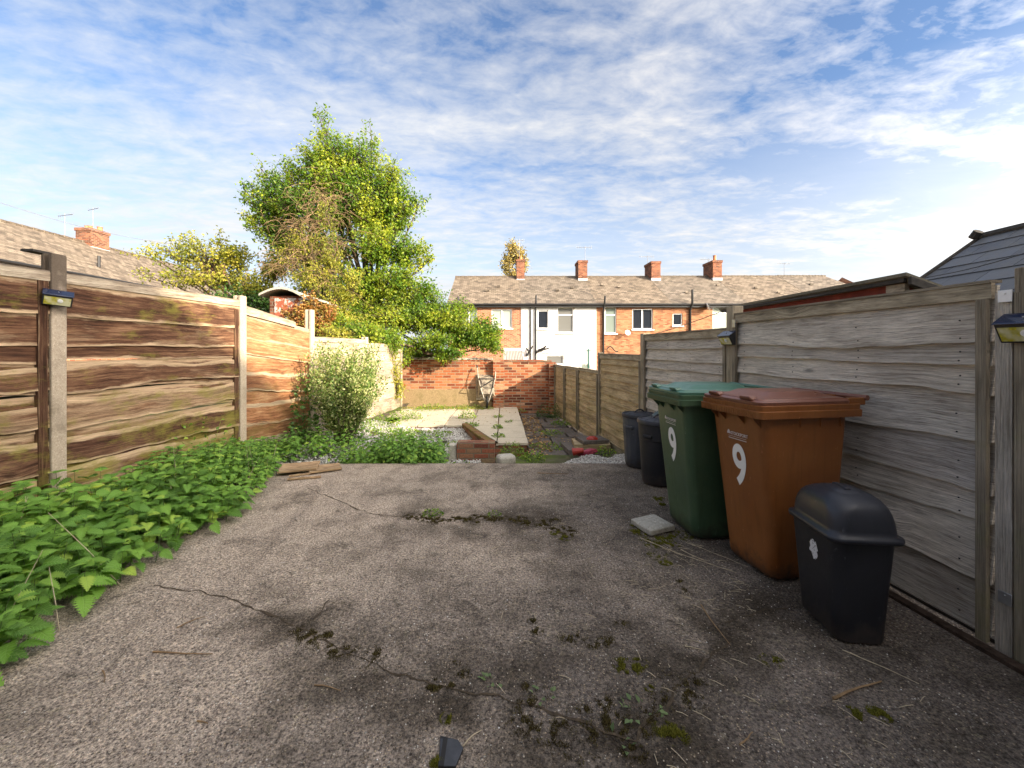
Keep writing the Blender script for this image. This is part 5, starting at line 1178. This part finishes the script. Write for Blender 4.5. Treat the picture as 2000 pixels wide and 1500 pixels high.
# old brick outhouse behind the left fence
r = empty('outhouse', 'small whitewashed brick outhouse with a curved stone roof behind the left fence', 'outhouse', (-4.7, 9.4, 0))
a = P(527, 600, 9.4); zb = P(0, 578, 9.4).z; x0 = a.x; x1 = P(600, 600, 9.4).x
m_ = MB(); m_.box((x0, 9.4, -.3), (x1, 12.4, zb)); at(m_.build('wall', M_BRD), r)
n = NT('flaking_whitewash'); o_ = n.map('Object'); f = n.rng(n.noise(o_, 5, 6, .7), .44, .5); n.base(n.mix(f, (.62,.58,.52), (.33,.10,.055)), .9, .15); n.bump(n.noise(o_, 20, 4), .5, .01)
m_ = MB(); m_.box((x0+.12, 9.38, -.3), (x1-.05, 9.398, zb-.05)); at(m_.build('whitewashed_face', n.m), r)
m_ = MB(); prof = []
for k in range(11):
    t = k/10; prof.append((x0-.14+(x1-x0+.45)*t, zb-.02+.19*math.sin(math.pi*min(1, t*1.25))**1.0*(1 if t < .8 else 1)-.10*t))
m_.loft([[Vector((x, y, z+q-(.035*(y-9.2)))) for (x, z), q in [(p, .0) for p in prof]+[(p, .05) for p in prof[::-1]]] for y in (9.2, 10.2, 11.3, 12.6)]); at(m_.build('curved_roof', M_BLOCK, smooth=30), r)
# ------------------------------------------------------------------ planting
GSTOPS = [(0,(.07,.16,.022)),(.4,(.135,.29,.04)),(.85,(.22,.41,.06)),(1,(.38,.52,.08))]
M_NET = m_leaf('nettle_leaf', GSTOPS, .25, .5, veins=True, spec=.3)
M_TREE = m_leaf('tree_leaf', [(0,(.04,.10,.014)),(.3,(.09,.19,.02)),(.55,(.22,.31,.03)),(.8,(.40,.43,.045)),(1,(.55,.48,.06))], .5, .45, drift=.62, ds=1.1)
M_DKTREE = m_leaf('dark_green_leaf', [(0,(.03,.08,.018)),(.6,(.065,.15,.03)),(1,(.13,.24,.045))], .3, .4)
M_YEL = m_leaf('yellow_leaf', [(0,(.14,.20,.03)),(.5,(.34,.34,.05)),(1,(.55,.46,.08))], .45, .5, drift=.4)
M_VAR = m_leaf('variegated_leaf', [(0,(.07,.15,.03)),(.4,(.19,.29,.07)),(.65,(.42,.47,.18)),(1,(.66,.64,.36))], .35, .4)
M_WEED = m_leaf('weed_leaf', [(0,(.07,.16,.02)),(.5,(.17,.30,.035)),(1,(.34,.42,.06))], .35, .5)
M_CREEP = m_leaf('autumn_creeper_leaf', [(0,(.30,.10,.03)),(.5,(.42,.22,.06)),(1,(.22,.22,.05))], .35, .5)
M_FALLEN = m_leaf('fallen_leaf', [(0,(.12,.06,.03)),(.5,(.32,.18,.07)),(1,(.52,.36,.15))], .1, .7)
M_BIRCH = m_leaf('birch_leaf', [(0,(.22,.16,.05)),(.6,(.38,.29,.09)),(1,(.5,.42,.16))], .3, .6)

NV, NF, NU = serrated(9, .37, .36, .25, .34)
NV2, NF2, NU2 = serrated(6, .36, .26, .22, .32)
def nettles(name, spots, tmpl, label, cat='nettles', kind='stuff', lsize=(.055,.085), mat=None, hr=(.28,.5), lo_t=.12):
    pos = []; d = []; nr = []; sc = []; stems = []
    for (x, y, z, hs) in spots:
        h = random.uniform(*hr)*hs; lean = Vector((random.gauss(0, .16)+.10, random.gauss(0, .16), 1)); lean.normalize()
        a0 = random.uniform(0, 6.28); nd = max(3, int(h/.05)); stems.append(([Vector((x, y, z)), Vector((x, y, z))+lean*h*.5, Vector((x, y, z))+lean*h], [.0028,.0024,.0012]))
        for i in range(nd):
            t = lo_t+(1-lo_t)*(i+1)/nd; p = Vector((x, y, z))+lean*h*t; tip = (i == nd-1)
            for k in range(4 if tip else 2):
                a = a0+i*math.pi/2+k*(math.pi/2 if tip else math.pi)+random.gauss(0, .18)
                up = (.45 if tip else random.uniform(-.30, .10)); dd = Vector((math.cos(a), math.sin(a), up)).normalized()
                pet = .0 if tip else .018+.02*(1-t)
                s = random.uniform(*lsize)*(.42 if tip and k > 1 else (.62 if tip else (1.12-.35*t)))
                pos.append(p+dd*pet); d.append(dd); n_ = Vector((random.gauss(.12,.30), random.gauss(-.22,.30), 1)); nr.append(n_); sc.append(s)
    EV, EF = branch_mesh(stems, 4)
    return tag(leaves(name, tmpl[0], tmpl[1], tmpl[2], [tuple(p) for p in pos], [tuple(p) for p in d], [tuple(p) for p in nr], sc, mat or M_NET, smooth=True, extra=(EV, EF)), label, cat, kind=kind)
def edge(Y):   # outer margin of the nettle bed
    T = [(1.2,-1.95),(1.74,-2.12),(2.39,-2.20),(2.78,-2.22),(3.31,-2.18),(4.03,-2.32),(4.6,-2.52),(5.1,-2.75),(5.6,-2.9)]
    for (a, b_), (c_, d_) in zip(T[:-1], T[1:]):
        if Y <= c_: return b_+(d_-b_)*(Y-a)/(c_-a)
    return -2.9
random.seed(101); sp = []; tries = 0
while len(sp) < 760:
    Y = random.uniform(.9, 5.7); X = random.uniform(FL(Y)+.10, edge(Y)-.05)
    e = min(1, (edge(Y)-X)/.5); hs = .36+.66*e+.10*mnoise.noise(Vector((X*2, Y*2, 3)))
    if Y > 4.4: hs *= .8
    if Y > 5.1: hs *= .8
    sp.append((X, Y, .01, hs*(.85 if X < -3.2 else 1)))
near = [s for s in sp if s[1] < 3.6]; far = [s for s in sp if s[1] >= 3.6]
nettles('nettles', near, (NV, NF, NU), 'dense bed of stinging nettles along the foot of the left fence near the camera', hr=(.30,.46), lsize=(.085,.125))
nettles('nettles', far, (NV2, NF2, NU2), 'farther part of the nettle bed up to the second concrete post and the shrub', hr=(.30,.46), lsize=(.055,.085))
# dead stalks and a yellowing plant among them
m_ = MB(); r_ = random.Random(6)
for k in range(22):
    Y = r_.uniform(1.6, 5.0); X = r_.uniform(FL(Y)+.15, edge(Y)-.05); h = r_.uniform(.25, .55); l_ = Vector((r_.gauss(0,.25), r_.gauss(0,.25), 1)); p0 = Vector((X, Y, 0)); m_.tube([p0, p0+l_*h*.5, p0+l_*h+Vector((r_.gauss(0,.03), r_.gauss(0,.03), 0))], [.0028,.002,.001], 5, cap=False)
o = m_.build('dead_stalks', M_STRAW, weld=False); tag(o, 'dry stalks standing among the nettles by the left fence', 'stalks', kind='stuff')
M_YN = m_leaf('yellowing_nettle_leaf', [(0,(.40,.50,.05)),(1,(.60,.62,.10))], .35, .5, veins=True)
g_ = G(185, 1085); nettles('yellowing_nettle', [(g_.x-.02, g_.y+.1, .0, 1.0), (g_.x+.03, g_.y+.13, .0, .92)], (NV, NF, NU), 'single bright yellow green nettle standing out of the dark green bed', 'nettle', None, (.07,.10), M_YN, (.40,.44))
sp = []
while len(sp) < 300:
    X = random.uniform(-2.35, -.85); Y = random.uniform(5.06, 6.15)
    u = (X+1.4)/.75; v = (Y-5.45)/.75; q = 1-u*u-v*v*.8
    if q > 0 or random.random() < .1: sp.append((X, Y, pz(X)-.01, .62+.85*max(q, 0)**.6))
nettles('nettle_clump', sp, (NV2, NF2, NU2), 'spreading clump of dark green nettles at the far edge of the drive', hr=(.22,.42), lsize=(.05,.08))
sp = [(random.uniform(-3.45, -2.2), random.uniform(5.3, 6.7), -.12, random.uniform(.6, 1.0)) for _ in range(110)]
nettles('nettle_clump', sp, (NV2, NF2, NU2), 'dark nettles and weeds crowding round the foot of the variegated shrub', hr=(.2,.45), lsize=(.05,.08))

def weed(name, c, R, H, n_, label, mat=M_WEED, ls=(.025,.05), cat='weed', group='weeds around the patio and path', flat=.6):
    th = rng.uniform(0, 6.283, n_); rr = R*np.sqrt(rng.uniform(0, 1, n_)); z = H*rng.uniform(0, 1, n_)*(1-(rr/R)**2*.75)
    pos = np.stack([c[0]+rr*np.cos(th), c[1]+rr*np.sin(th)*.85, c[2]+z], 1); d = np.stack([np.cos(th), np.sin(th), rng.uniform(-.3, .8, n_)], 1)+rng.normal(size=(n_, 3))*.5
    nr = rng.normal(size=(n_, 3))*flat+np.array([0, 0, 1]); stems = []
    for k in range(max(5, n_//14)):
        i = random.randrange(n_); stems.append(([Vector((c[0]+random.gauss(0, R*.15), c[1]+random.gauss(0, R*.15), c[2]-.02)), Vector(pos[i])], [.003,.001]))
    EV, EF = branch_mesh(stems, 4)
    return tag(leaves(name, *[LEAF2[0], LEAF2[1], LEAF2[2]], pos, d, nr, rng.uniform(ls[0], ls[1], n_), mat, extra=(EV, EF)), label, cat, group)
W = [((-2.75,7.5,-.12),.42,.40,700,'bright yellow green weeds at the right foot of the variegated shrub'), ((-2.45,8.3,-.15),.35,.30,420,'sunlit weeds at the near left corner of the patio'),
     ((-2.25,9.35,-.19),.38,.22,450,'sunlit weeds growing over the patio beside the left fence'), ((-.86,9.5,-.2),.20,.20,260,'leafy weed sprouting in the middle of the patio'),
     ((-.70,8.55,-.2),.16,.08,150,'low weed at the patio joint above the slanting brick run'), ((-.13,8.3,-.2),.10,.09,90,'small weed in the long joint of the right hand slabs'),
     ((-.13,9.6,-.2),.11,.07,80,'flat weed far up the long joint of the right hand slabs'), ((-.12,7.5,-.2),.13,.06,90,'weed nearest the camera in the long joint of the slabs'),
     ((.10,9.0,-.2),.07,.05,40,'tiny weed alone on a right hand slab'), ((-1.9,7.3,pz(-1.9)+.02),.38,.10,330,'low weed patch spreading over the middle of the white gravel'),
     ((-1.4,7.9,pz(-1.4)+.02),.40,.09,330,'low weed patch on the white gravel below the patio edge'), ((-.9,7.0,pz(-.9)+.02),.13,.12,120,'single rosette weed near the slanting brick run'),
     ((-1.7,6.8,pz(-1.7)+.02),.5,.12,420,'green weeds between the nettle clump and the white gravel'), ((-2.2,7.6,pz(-2.2)+.02),.4,.14,420,'yellow green weeds on the gravel right of the shrub'), ((-2.0,8.0,pz(-2.0)+.02),.35,.10,260,'weeds on the gravel close under the patio front'), ((.12,6.55,-.3),.20,.24,240,'round bright weed beside the brick pier'),
     ((.42,6.2,-.28),.20,.16,200,'weed on the path verge left of the white gravel heap'), ((1.22,10.7,-.36),.42,.42,650,'tall dark weeds in the far corner of the path'),
     ((1.35,9.6,-.37),.25,.12,200,'weeds at the foot of the far right fence panels'), ((.95,8.6,-.37),.3,.06,150,'creeping weeds between the path flags'),
     ((.8,7.4,-.37),.34,.06,200,'flat creeping weeds on the near part of the path'), ((1.6,6.5,-.27),.16,.14,120,'grass tuft behind the grey dustbin'),
     ((-.62,5.6,pz(-.62)+.02),.2,.14,160,'weeds between nettle clump and brick pier'), ((-1.9,10.9,-.2),.45,.16,380,'yellow weeds along the foot of the end wall left part'),
     ((-.95,11.1,-.2),.55,.10,320,'low weeds and leaves along the foot of the end wall right part'), ((.25,11.2,-.3),.35,.10,180,'weeds and rubble at the foot of the lower wall')]
for c, R_, H_, n_, lb in W: weed('weed', c, R_, H_, n_, lb, M_DKTREE if 'dark' in lb else M_WEED)
g_ = G(845, 1005); weed('weed', (g_.x, g_.y, 0), .085, .05, 90, 'small green weed growing out of the far drive crack', ls=(.015,.03)); g_ = G(965, 1006); weed('weed', (g_.x, g_.y, 0), .06, .035, 50, 'tiny weed right of the other in the far drive crack', ls=(.012,.022))
M_PALEW = m_leaf('grey_green_weed_leaf', [(0,(.10,.15,.06)),(1,(.18,.25,.10))], .2, .6)
for i, (px_, py_, k, lb) in enumerate([(960,1332,9,'pale grey green seedling leaves on the near mossy crack'), (1060,1360,8,'few pale leaves in the moss right of the first seedling'), (1255,1400,20,'trailing pale leaved weed where the two near cracks meet'), (1215,1450,7,'lowest pale leaved weed by the near crack junction')]):
    g_ = G(px_, py_); r_ = .05 if k < 15 else .09; weed('weed', (g_.x, g_.y, .004), r_, .02, k, lb, M_PALEW, (.018,.032), flat=.3)

# variegated shrub
def P3(px, py, Y): return P(px, py, Y)
def shrub():
    root = empty('shrub', 'upright variegated cream and green shrub in front of the left fence', 'shrub', (-2.56, 6.5, -.1)); random.seed(12)
    br = []; pos = []; dr = []
    for k in range(150):
        a = random.uniform(0, 6.283); sp_ = random.random()**.6*.34; h = random.uniform(1.0, 1.68)*(1-.25*sp_)
        b0 = Vector((-2.56+random.gauss(0, .06), 6.5+random.gauss(0, .06), -.12)); e = Vector((-2.54+math.cos(a)*(.10+sp_*1.75), 6.55+math.sin(a)*(.10+sp_*1.5), -.1+h*(1.0 if random.random() < .8 else .75)))
        mid = b0.lerp(e, .45)+Vector((math.cos(a)*.05, math.sin(a)*.05, .04)); pts = []
        for t in np.linspace(0, 1, 7): pts.append(b0*(1-t)**2+mid*2*t*(1-t)+e*t*t+Vector((random.gauss(0,.006), random.gauss(0,.006), 0)))
        br.append((pts, [.006*(1-.8*t) for t in np.linspace(0, 1, 7)]))
        for _ in range(135):
            t = .22+.78*random.random()**.8; i = min(5, int(t*6)); p = pts[i].lerp(pts[i+1], t*6-i); q = Vector(rdir(1)[0])
            pos.append(p+q*random.uniform(.01, .07)); dr.append(q*.8+Vector((0, 0, .7)))
    m_ = MB(); [m_.tube(p, r, 5, cap=False) for p, r in br]; m_.build('stems', M_BARK, root).matrix_parent_inverse = Matrix.Translation(root.location).inverted()
    N = len(pos); o = leaves('foliage', *[LEAF2[0], LEAF2[1], LEAF2[2]], [tuple(p) for p in pos], [tuple(p) for p in dr], rdir(N), rng.uniform(.028, .048, N), M_VAR); at(o, root)
shrub()
weed('sapling', (-3.02, 6.2, .1), .20, .95, 260, 'dark leaved sapling between the left fence and the variegated shrub', M_DKTREE, (.05,.085), 'sapling', None)
weed('bramble', (FL(1.9)+.22, 1.9, .35), .22, .35, 46, 'thin weed reaching up the left fence at the edge of the photo', M_NET, (.06,.09), 'weed', None)
weed('bramble', (FL(4.4)+.25, 4.6, .25), .4, .40, 120, 'sparse bramble shoots against the left fence before the second post', M_WEED, (.03,.06), 'bramble', None)

# trees: limbs reach into each leafy mass, leaves sit along twigs
LD = 1.9
def crown_tree(label, base, blobs, mat, name='tree', ls=(.06,.10), seed=1, trunk_r=.13, cat='tree', depth=.8, twig_r=.004, group=None, fork=.35, leader=None, upw=.25, leafmats=None):
    """blobs: (px, py, rx, ry, Y, number of leaves, out) in sightings"""
    root = empty(name, label, cat, base, 0, group); random.seed(seed); br = []; pos = []; d = []; base = Vector(base)
    hub = base+Vector((0, 0, (P(0, blobs[0][1], blobs[0][4]).z-base.z)*fork)) if leader is None else Vector(leader)
    bend = base.lerp(hub, .5)+Vector((random.gauss(0,.08), random.gauss(0,.08), 0)); tr = [base, bend, hub]; m_ = MB(); m_.tube([base*(1-t)**2+bend*2*t*(1-t)+hub*t*t for t in np.linspace(0,1,8)], [trunk_r*(1.25-.5*t) for t in np.linspace(0,1,8)], 12, cap=False)
    for (px_, py_, rx, ry_, Y, nl, out) in blobs:
        c = P(px_, py_, Y); sx_ = rx*Y/F; sz_ = ry_*Y/F; sy_ = max(.25, min(sx_, 1.4))*depth
        k1 = hub.lerp(c, .5)+Vector((random.gauss(0,.15), random.gauss(0,.15), random.gauss(0,.1)+.05)); pts = [hub*(1-t)**2+k1*2*t*(1-t)+c*t*t+Vector((random.gauss(0,.02), random.gauss(0,.02), random.gauss(0,.02))) for t in np.linspace(0, 1, 9)]
        m_.tube(pts, [max(.008, trunk_r*.5*(1-.88*t)) for t in np.linspace(0, 1, 9)], 7, cap=False)
        ntw = max(6, int(nl*LD)//17)
        for _ in range(ntw):
            q = Vector(rdir(1)[0]); q.z = q.z*.9+.12; rr = random.uniform(.55, 1.0)**.7; tip = c+Vector((q.x*sx_, q.y*sy_, q.z*sz_))*rr*(1.0+out*random.random()**2)
            st = pts[random.randint(4, 8)].lerp(c, .5); mid = st.lerp(tip, .5)+Vector((random.gauss(0,.06), random.gauss(0,.06), random.gauss(0,.05)+.06)); tw = [st*(1-t)**2+mid*2*t*(1-t)+tip*t*t for t in np.linspace(0, 1, 6)]
            br.append((tw, [twig_r*(2.4-2.0*t) for t in np.linspace(0, 1, 6)]))
            for _ in range(int(nl*LD/ntw)):
                t = .30+.70*random.random()**.75; i = min(4, int(t*5)); p = tw[i].lerp(tw[i+1], t*5-i); o = Vector(rdir(1)[0]); pos.append(p+o*random.uniform(.01, .10)*(ls[1]/.09)); d.append(o+Vector((0,0,-.25)))
    at(m_.build('trunk', M_BARK, smooth=True), root)
    m_ = MB(); [m_.tube(p, r, 4, cap=False) for p, r in br]; at(m_.build('twigs', M_BARK, weld=False), root)
    N = len(pos); nr = rdir(N)*.8+np.array([.25, -.35, .7]); o = leaves('crown', *[LEAF2[0], LEAF2[1], LEAF2[2]], [tuple(p) for p in pos], [tuple(p) for p in d], nr, rng.uniform(ls[0], ls[1], N), mat); at(o, root)
    return root
T = 11.9
big = [(650,400,70,60,T,2100,.2),(640,300,58,50,T,1500,.3),(633,240,22,26,T,130,.5),(705,310,48,45,T,1100,.3),(722,262,18,36,T,90,.4),(560,350,40,40,T,500,.5),(510,330,26,26,T,110,.5),(548,390,55,45,T,1500,.3),(510,420,42,52,T,1100,.3),(480,375,22,22,T,130,.6),
       (760,360,45,55,T,1200,.3),(785,410,38,45,T,900,.35),(820,392,18,18,T,60,.5),(720,400,70,70,T,2000,.2),(740,480,60,50,T-.3,1500,.2),(800,490,38,36,T-.3,800,.3),(835,510,16,22,T-.3,140,.4),(560,470,50,50,T+.4,1000,.2),(640,480,70,60,T+.3,1500,.2),(700,560,70,50,T-.3,1700,.2),(780,560,60,50,T-.4,1600,.25),(835,570,26,26,T-.4,300,.3),(620,560,60,50,T+.3,1200,.2),(680,620,80,46,T+.2,1500,.2),(600,400,60,50,T-.3,1000,.2),(660,345,60,50,T-.3,1200,.2),(745,425,60,50,T+.4,1200,.2),(590,500,60,60,T+.6,1200,.2),(540,460,44,44,T+.2,700,.3),(600,330,40,36,T,600,.4)]
crown_tree('tall yellow green tree towering over the left fence', (-3.95, 12.3, -.4), big, M_TREE, seed=4, trunk_r=.15, ls=(.065,.105), leader=(-3.95, 12.2, 2.3))
low = [(690,625,60,36,11.3,1400,.2),(760,630,60,40,11.2,1600,.2),(820,625,50,36,11.3,1400,.2),(880,630,46,34,11.3,1300,.25),(925,648,40,28,11.4,1000,.25),(955,672,26,18,11.2,450,.25),(850,668,48,24,10.9,800,.25),(800,680,26,20,10.8,300,.3),(905,605,26,20,11.6,350,.5),(740,672,40,26,10.9,800,.2),(850,590,30,24,11.6,420,.5),(975,682,12,12,11.1,120,.2),(870,700,18,14,10.9,110,.4),(790,705,12,14,10.7,70,.4),(720,600,60,40,11.6,1300,.2),(800,600,50,36,11.6,1200,.2),(860,625,50,40,11.8,1200,.2),(910,665,50,26,11.5,900,.2),(815,692,34,14,11.9,500,.2),(880,690,40,12,11.0,450,.2),(945,640,34,24,11.6,500,.3),(650,640,44,28,9.6,800,.3),(700,655,50,26,9.3,1000,.3),(755,668,34,30,10.0,800,.3),(960,660,30,22,11.4,500,.3)]
crown_tree('broad yellow green bush spilling over the end wall', (-2.1, 11.75, -.4), low, M_TREE, name='bush', seed=9, trunk_r=.07, ls=(.05,.085), cat='bush', leader=(-1.9, 11.72, 1.2))
yel = [(330,490,45,26,12.6,220,.5),(285,495,26,20,12.6,70,.6),(400,500,60,34,12.8,700,.4),(455,500,40,32,12.8,620,.3),(430,545,60,34,12.8,800,.3),(350,540,46,24,12.6,300,.4),(500,560,45,34,12.6,700,.2),(365,466,22,14,12.7,60,.6),(430,465,18,14,12.7,60,.6),(270,535,20,14,12.6,40,.5),(540,520,40,30,12.6,600,.2)]
crown_tree('low spreading yellow tree left of the tall one', (-8.1, 12.9, -.4), yel, M_YEL, seed=15, trunk_r=.10, ls=(.07,.11), leader=(-7.9, 12.85, 2.2))
crown_tree('dark green bushes behind the left fence under the yellow tree', (-7.0, 13.4, -.4), [(470,590,50,34,12.3,900,.2),(420,600,40,26,12.0,500,.2),(520,600,35,30,12.3,500,.2)], M_DKTREE, name='bush', seed=16, trunk_r=.05, ls=(.06,.1), cat='bush', leader=(-7.0, 13.2, 1.2))
crown_tree('thin golden birch far behind the roofs of the far terrace', (1.1, 46, -.6), [(1000,480,14,14,46,260,.3),(1010,500,20,22,46,520,.3),(990,515,14,24,46,380,.2),(1022,515,14,24,46,260,.2),(1003,540,26,22,46,520,.2)], M_BIRCH, name='birch_tree', seed=18, trunk_r=.2, ls=(.16,.28), twig_r=.012, leader=(1.1, 46, 7.5))
crown_tree('red and orange creeper climbing over the whitewashed outhouse', (-3.75, 9.2, -.2), [(600,605,28,20,9.2,420,.3),(585,630,26,22,9.1,380,.3),(625,640,24,22,9.2,360,.3),(560,610,14,12,9.15,70,.5),(610,580,14,10,9.2,60,.4),(640,610,20,20,9.3,260,.3)], M_CREEP, name='creeper', seed=19, trunk_r=.025, ls=(.05,.08), cat='creeper', leader=(-3.9, 9.2, 1.4), twig_r=.003)
crown_tree('yellow green shoots over the pale fence panels behind the shrub', (-2.95, 10.4, -.2), [(700,668,44,22,9.5,800,.3),(745,690,30,40,10.0,800,.3),(768,720,18,34,10.2,420,.3),(775,765,16,24,10.3,300,.3),(650,655,36,18,8.8,420,.3),(720,715,18,24,9.6,200,.5)], M_YEL, name='climber', seed=22, trunk_r=.025, ls=(.04,.07), cat='climber', leader=(-2.95, 10.3, 1.2), twig_r=.003)
# dead hanging stems of a climber in the tall tree
random.seed(33); m_ = MB()
for k in range(520):
    c_ = random.choice([(630,385,36,30),(585,440,45,26),(640,440,32,40),(600,490,50,30),(560,510,40,24),(625,540,40,26)]); px_ = random.gauss(c_[0], c_[2]*.6); py_ = random.gauss(c_[1], c_[3]*.6); Y = T-1.0+random.uniform(-.6, .5); p = P(px_, py_, Y); pts = [p]; v = Vector((random.gauss(-.1, .6), random.gauss(0, .3), random.uniform(-.3, .5)))
    n_ = random.randint(4, 9)
    for i in range(n_): v = v*.78+Vector((random.gauss(0,.22), random.gauss(0,.12), -.12)); pts.append(pts[-1]+v*.16)
    m_.tube(pts, [.0065*(1-.7*i/n_) for i in range(n_+1)], 4, cap=False)
crown_tree('soft yellow green climber trailing down the left side of the tall tree', (-4.6, 11.2, -.2), [(640,420,22,40,T-1.2,220,.4),(600,470,34,30,T-1.2,260,.4),(650,500,26,50,T-1.2,420,.3),(610,540,44,34,T-1.3,480,.3),(655,590,36,40,T-1.5,620,.3),(560,490,26,26,T-1.2,160,.5),(690,560,24,50,T-1.5,380,.3),(690,640,40,30,T-1.8,520,.3)], M_YEL, name='climber', seed=41, trunk_r=.03, ls=(.045,.075), cat='climber', leader=(-4.5, 10.8, 2.0), twig_r=.003)
o = m_.build('dead_creeper', M_TWIG, weld=False); tag(o, 'tangle of dry brown climber stems hanging in the tall tree', 'dead climber')

# leaf litter, twigs, straw
def flat_leaves(name, n_, area, z, label, mat, ls, kind='stuff'):
    x = rng.uniform(area[0], area[1], n_); y = rng.uniform(area[2], area[3], n_); pos = np.stack([x, y, np.full(n_, z)+rng.uniform(0, .02, n_)], 1)
    d = rng.normal(size=(n_, 3)); d[:, 2] *= .15; nr = rng.normal(size=(n_, 3))*.3+np.array([0,0,1]); return tag(leaves(name, *[LEAF2[0], LEAF2[1], LEAF2[2]], pos, d, nr, rng.uniform(ls[0], ls[1], n_), mat), label, 'leaves', kind=kind)
flat_leaves('leaf_litter', 620, (.42,.85,6.6,11.0), -.38, 'brown fallen leaves along the left side of the sunken path', M_FALLEN, (.04,.08))
flat_leaves('leaf_litter', 260, (.7,1.7,6.5,11.0), -.38, 'scattered fallen leaves over the path flags', M_FALLEN, (.03,.06))
flat_leaves('leaf_litter', 900, (-2.9,-.3,10.85,11.3), -.195, 'yellow fallen leaves heaped along the foot of the end wall', M_YEL, (.03,.06))
flat_leaves('leaf_litter', 160, (-2.4,.3,8.7,10.9), -.197, 'few fallen leaves scattered over the patio slabs', M_FALLEN, (.03,.05))
random.seed(44)
def twig(a, b_, r, mat, bend=.03, group=None, label='', name='twig'):
    A = Vector((a[0], a[1], dz(*a[:2])+r)); B = Vector((b_[0], b_[1], dz(*b_[:2])+r)); pts = []; L = (B-A).length; s = Vector((-(B-A).y, (B-A).x, 0)).normalized()
    for t in np.linspace(0, 1, 8): pts.append(A.lerp(B, t)+s*bend*L*math.sin(math.pi*t)+s*random.gauss(0, .006*L)+Vector((0,0,random.uniform(0,.003))))
    m_ = MB(); m_.tube(pts, [r*(1.1-.6*t) for t in np.linspace(0,1,8)], 5); o = m_.build(name, mat, smooth=True); return tag(o, label, 'twig', group)
TW = [((300,1272),(415,1276),.004,'longest brown twig lying on the left of the drive'),((345,1226),(400,1204),.003,'dark twig under the nettles left of the long one'),((1628,1367),(1722,1332),.0055,'thick brown stick before the low black bin'),
      ((614,1340),(665,1352),.003,'short twig left of the near crack'),((1368,1180),(1428,1262),.0035,'curved bare stem between the crack and the black bin'),((200,1310),(204,1332),.003,'tiny upright looking twig near the left edge'),
      ((905,1460),(940,1428),.0025,'pale stick by the slate chip at the bottom'),((1445,1460),(1470,1434),.003,'forked dark twig near the bottom right'),((385,1408),(406,1414),.003,'short twig near the bottom left'),
      ((1645,1270),(1795,1335),.0025,'long straight straw by the black bin'),((1338,1262),(1376,1270),.0025,'pale straw left of the black bin'),((1050,905+20),(1110,915+12),.004,'twig at the far edge of the drive'),
      ((1250,1052),(1440,1120),.003,'long dry stem under the green bin front'),((1330,1075),(1385,1098),.003,'short dry stem among those by the green bin'),((1340,1060),(1460,1108),.002,'thin dry stem running to the brown bin')]
for a, b_, r_, lb in TW: twig(G(*a), G(*b_), r_, M_STRAW if ('straw' in lb or 'dry' in lb or 'pale' in lb) else M_TWIG, random.uniform(-.08,.08), 'twigs on the drive', lb)
m_ = MB(); 
for k in range(230):
    x = random.gauss(.75, .55); y = random.uniform(1.0, 3.3)
    if random.random() < .35: x = random.uniform(1.0, 1.5); y = random.uniform(2.2, 3.3)
    if x > 1.85 or (x > 1.4 and y > 1.85): continue
    a = random.gauss(-.7, .7); L = random.uniform(.015, .07); z = dz(x, y)+.003; m_.tube([(x, y, z), (x+L*.5*math.cos(a), y+L*.5*math.sin(a), z+.003), (x+L*math.cos(a), y+L*math.sin(a), z)], .0013, 4)
o = m_.build('dry_straw', M_STRAW, weld=False); tag(o, 'bits of dry straw and needles scattered over the drive', 'straw', kind='stuff')
# slate chip
g_ = [G(860,1440,.004), G(895,1448,.004), G(905,1465,.004), G(890,1500,.004), G(856,1500,.004)]; m_ = MB(); m_.loft([[Vector((p.x, p.y, p.z+h)) for p in g_] for h in (-.002,.007)]); o = m_.build('slate_chip', M_SLATE, bevel=.002); tag(o, 'broken grey slate piece at the bottom edge of the photo', 'slate')
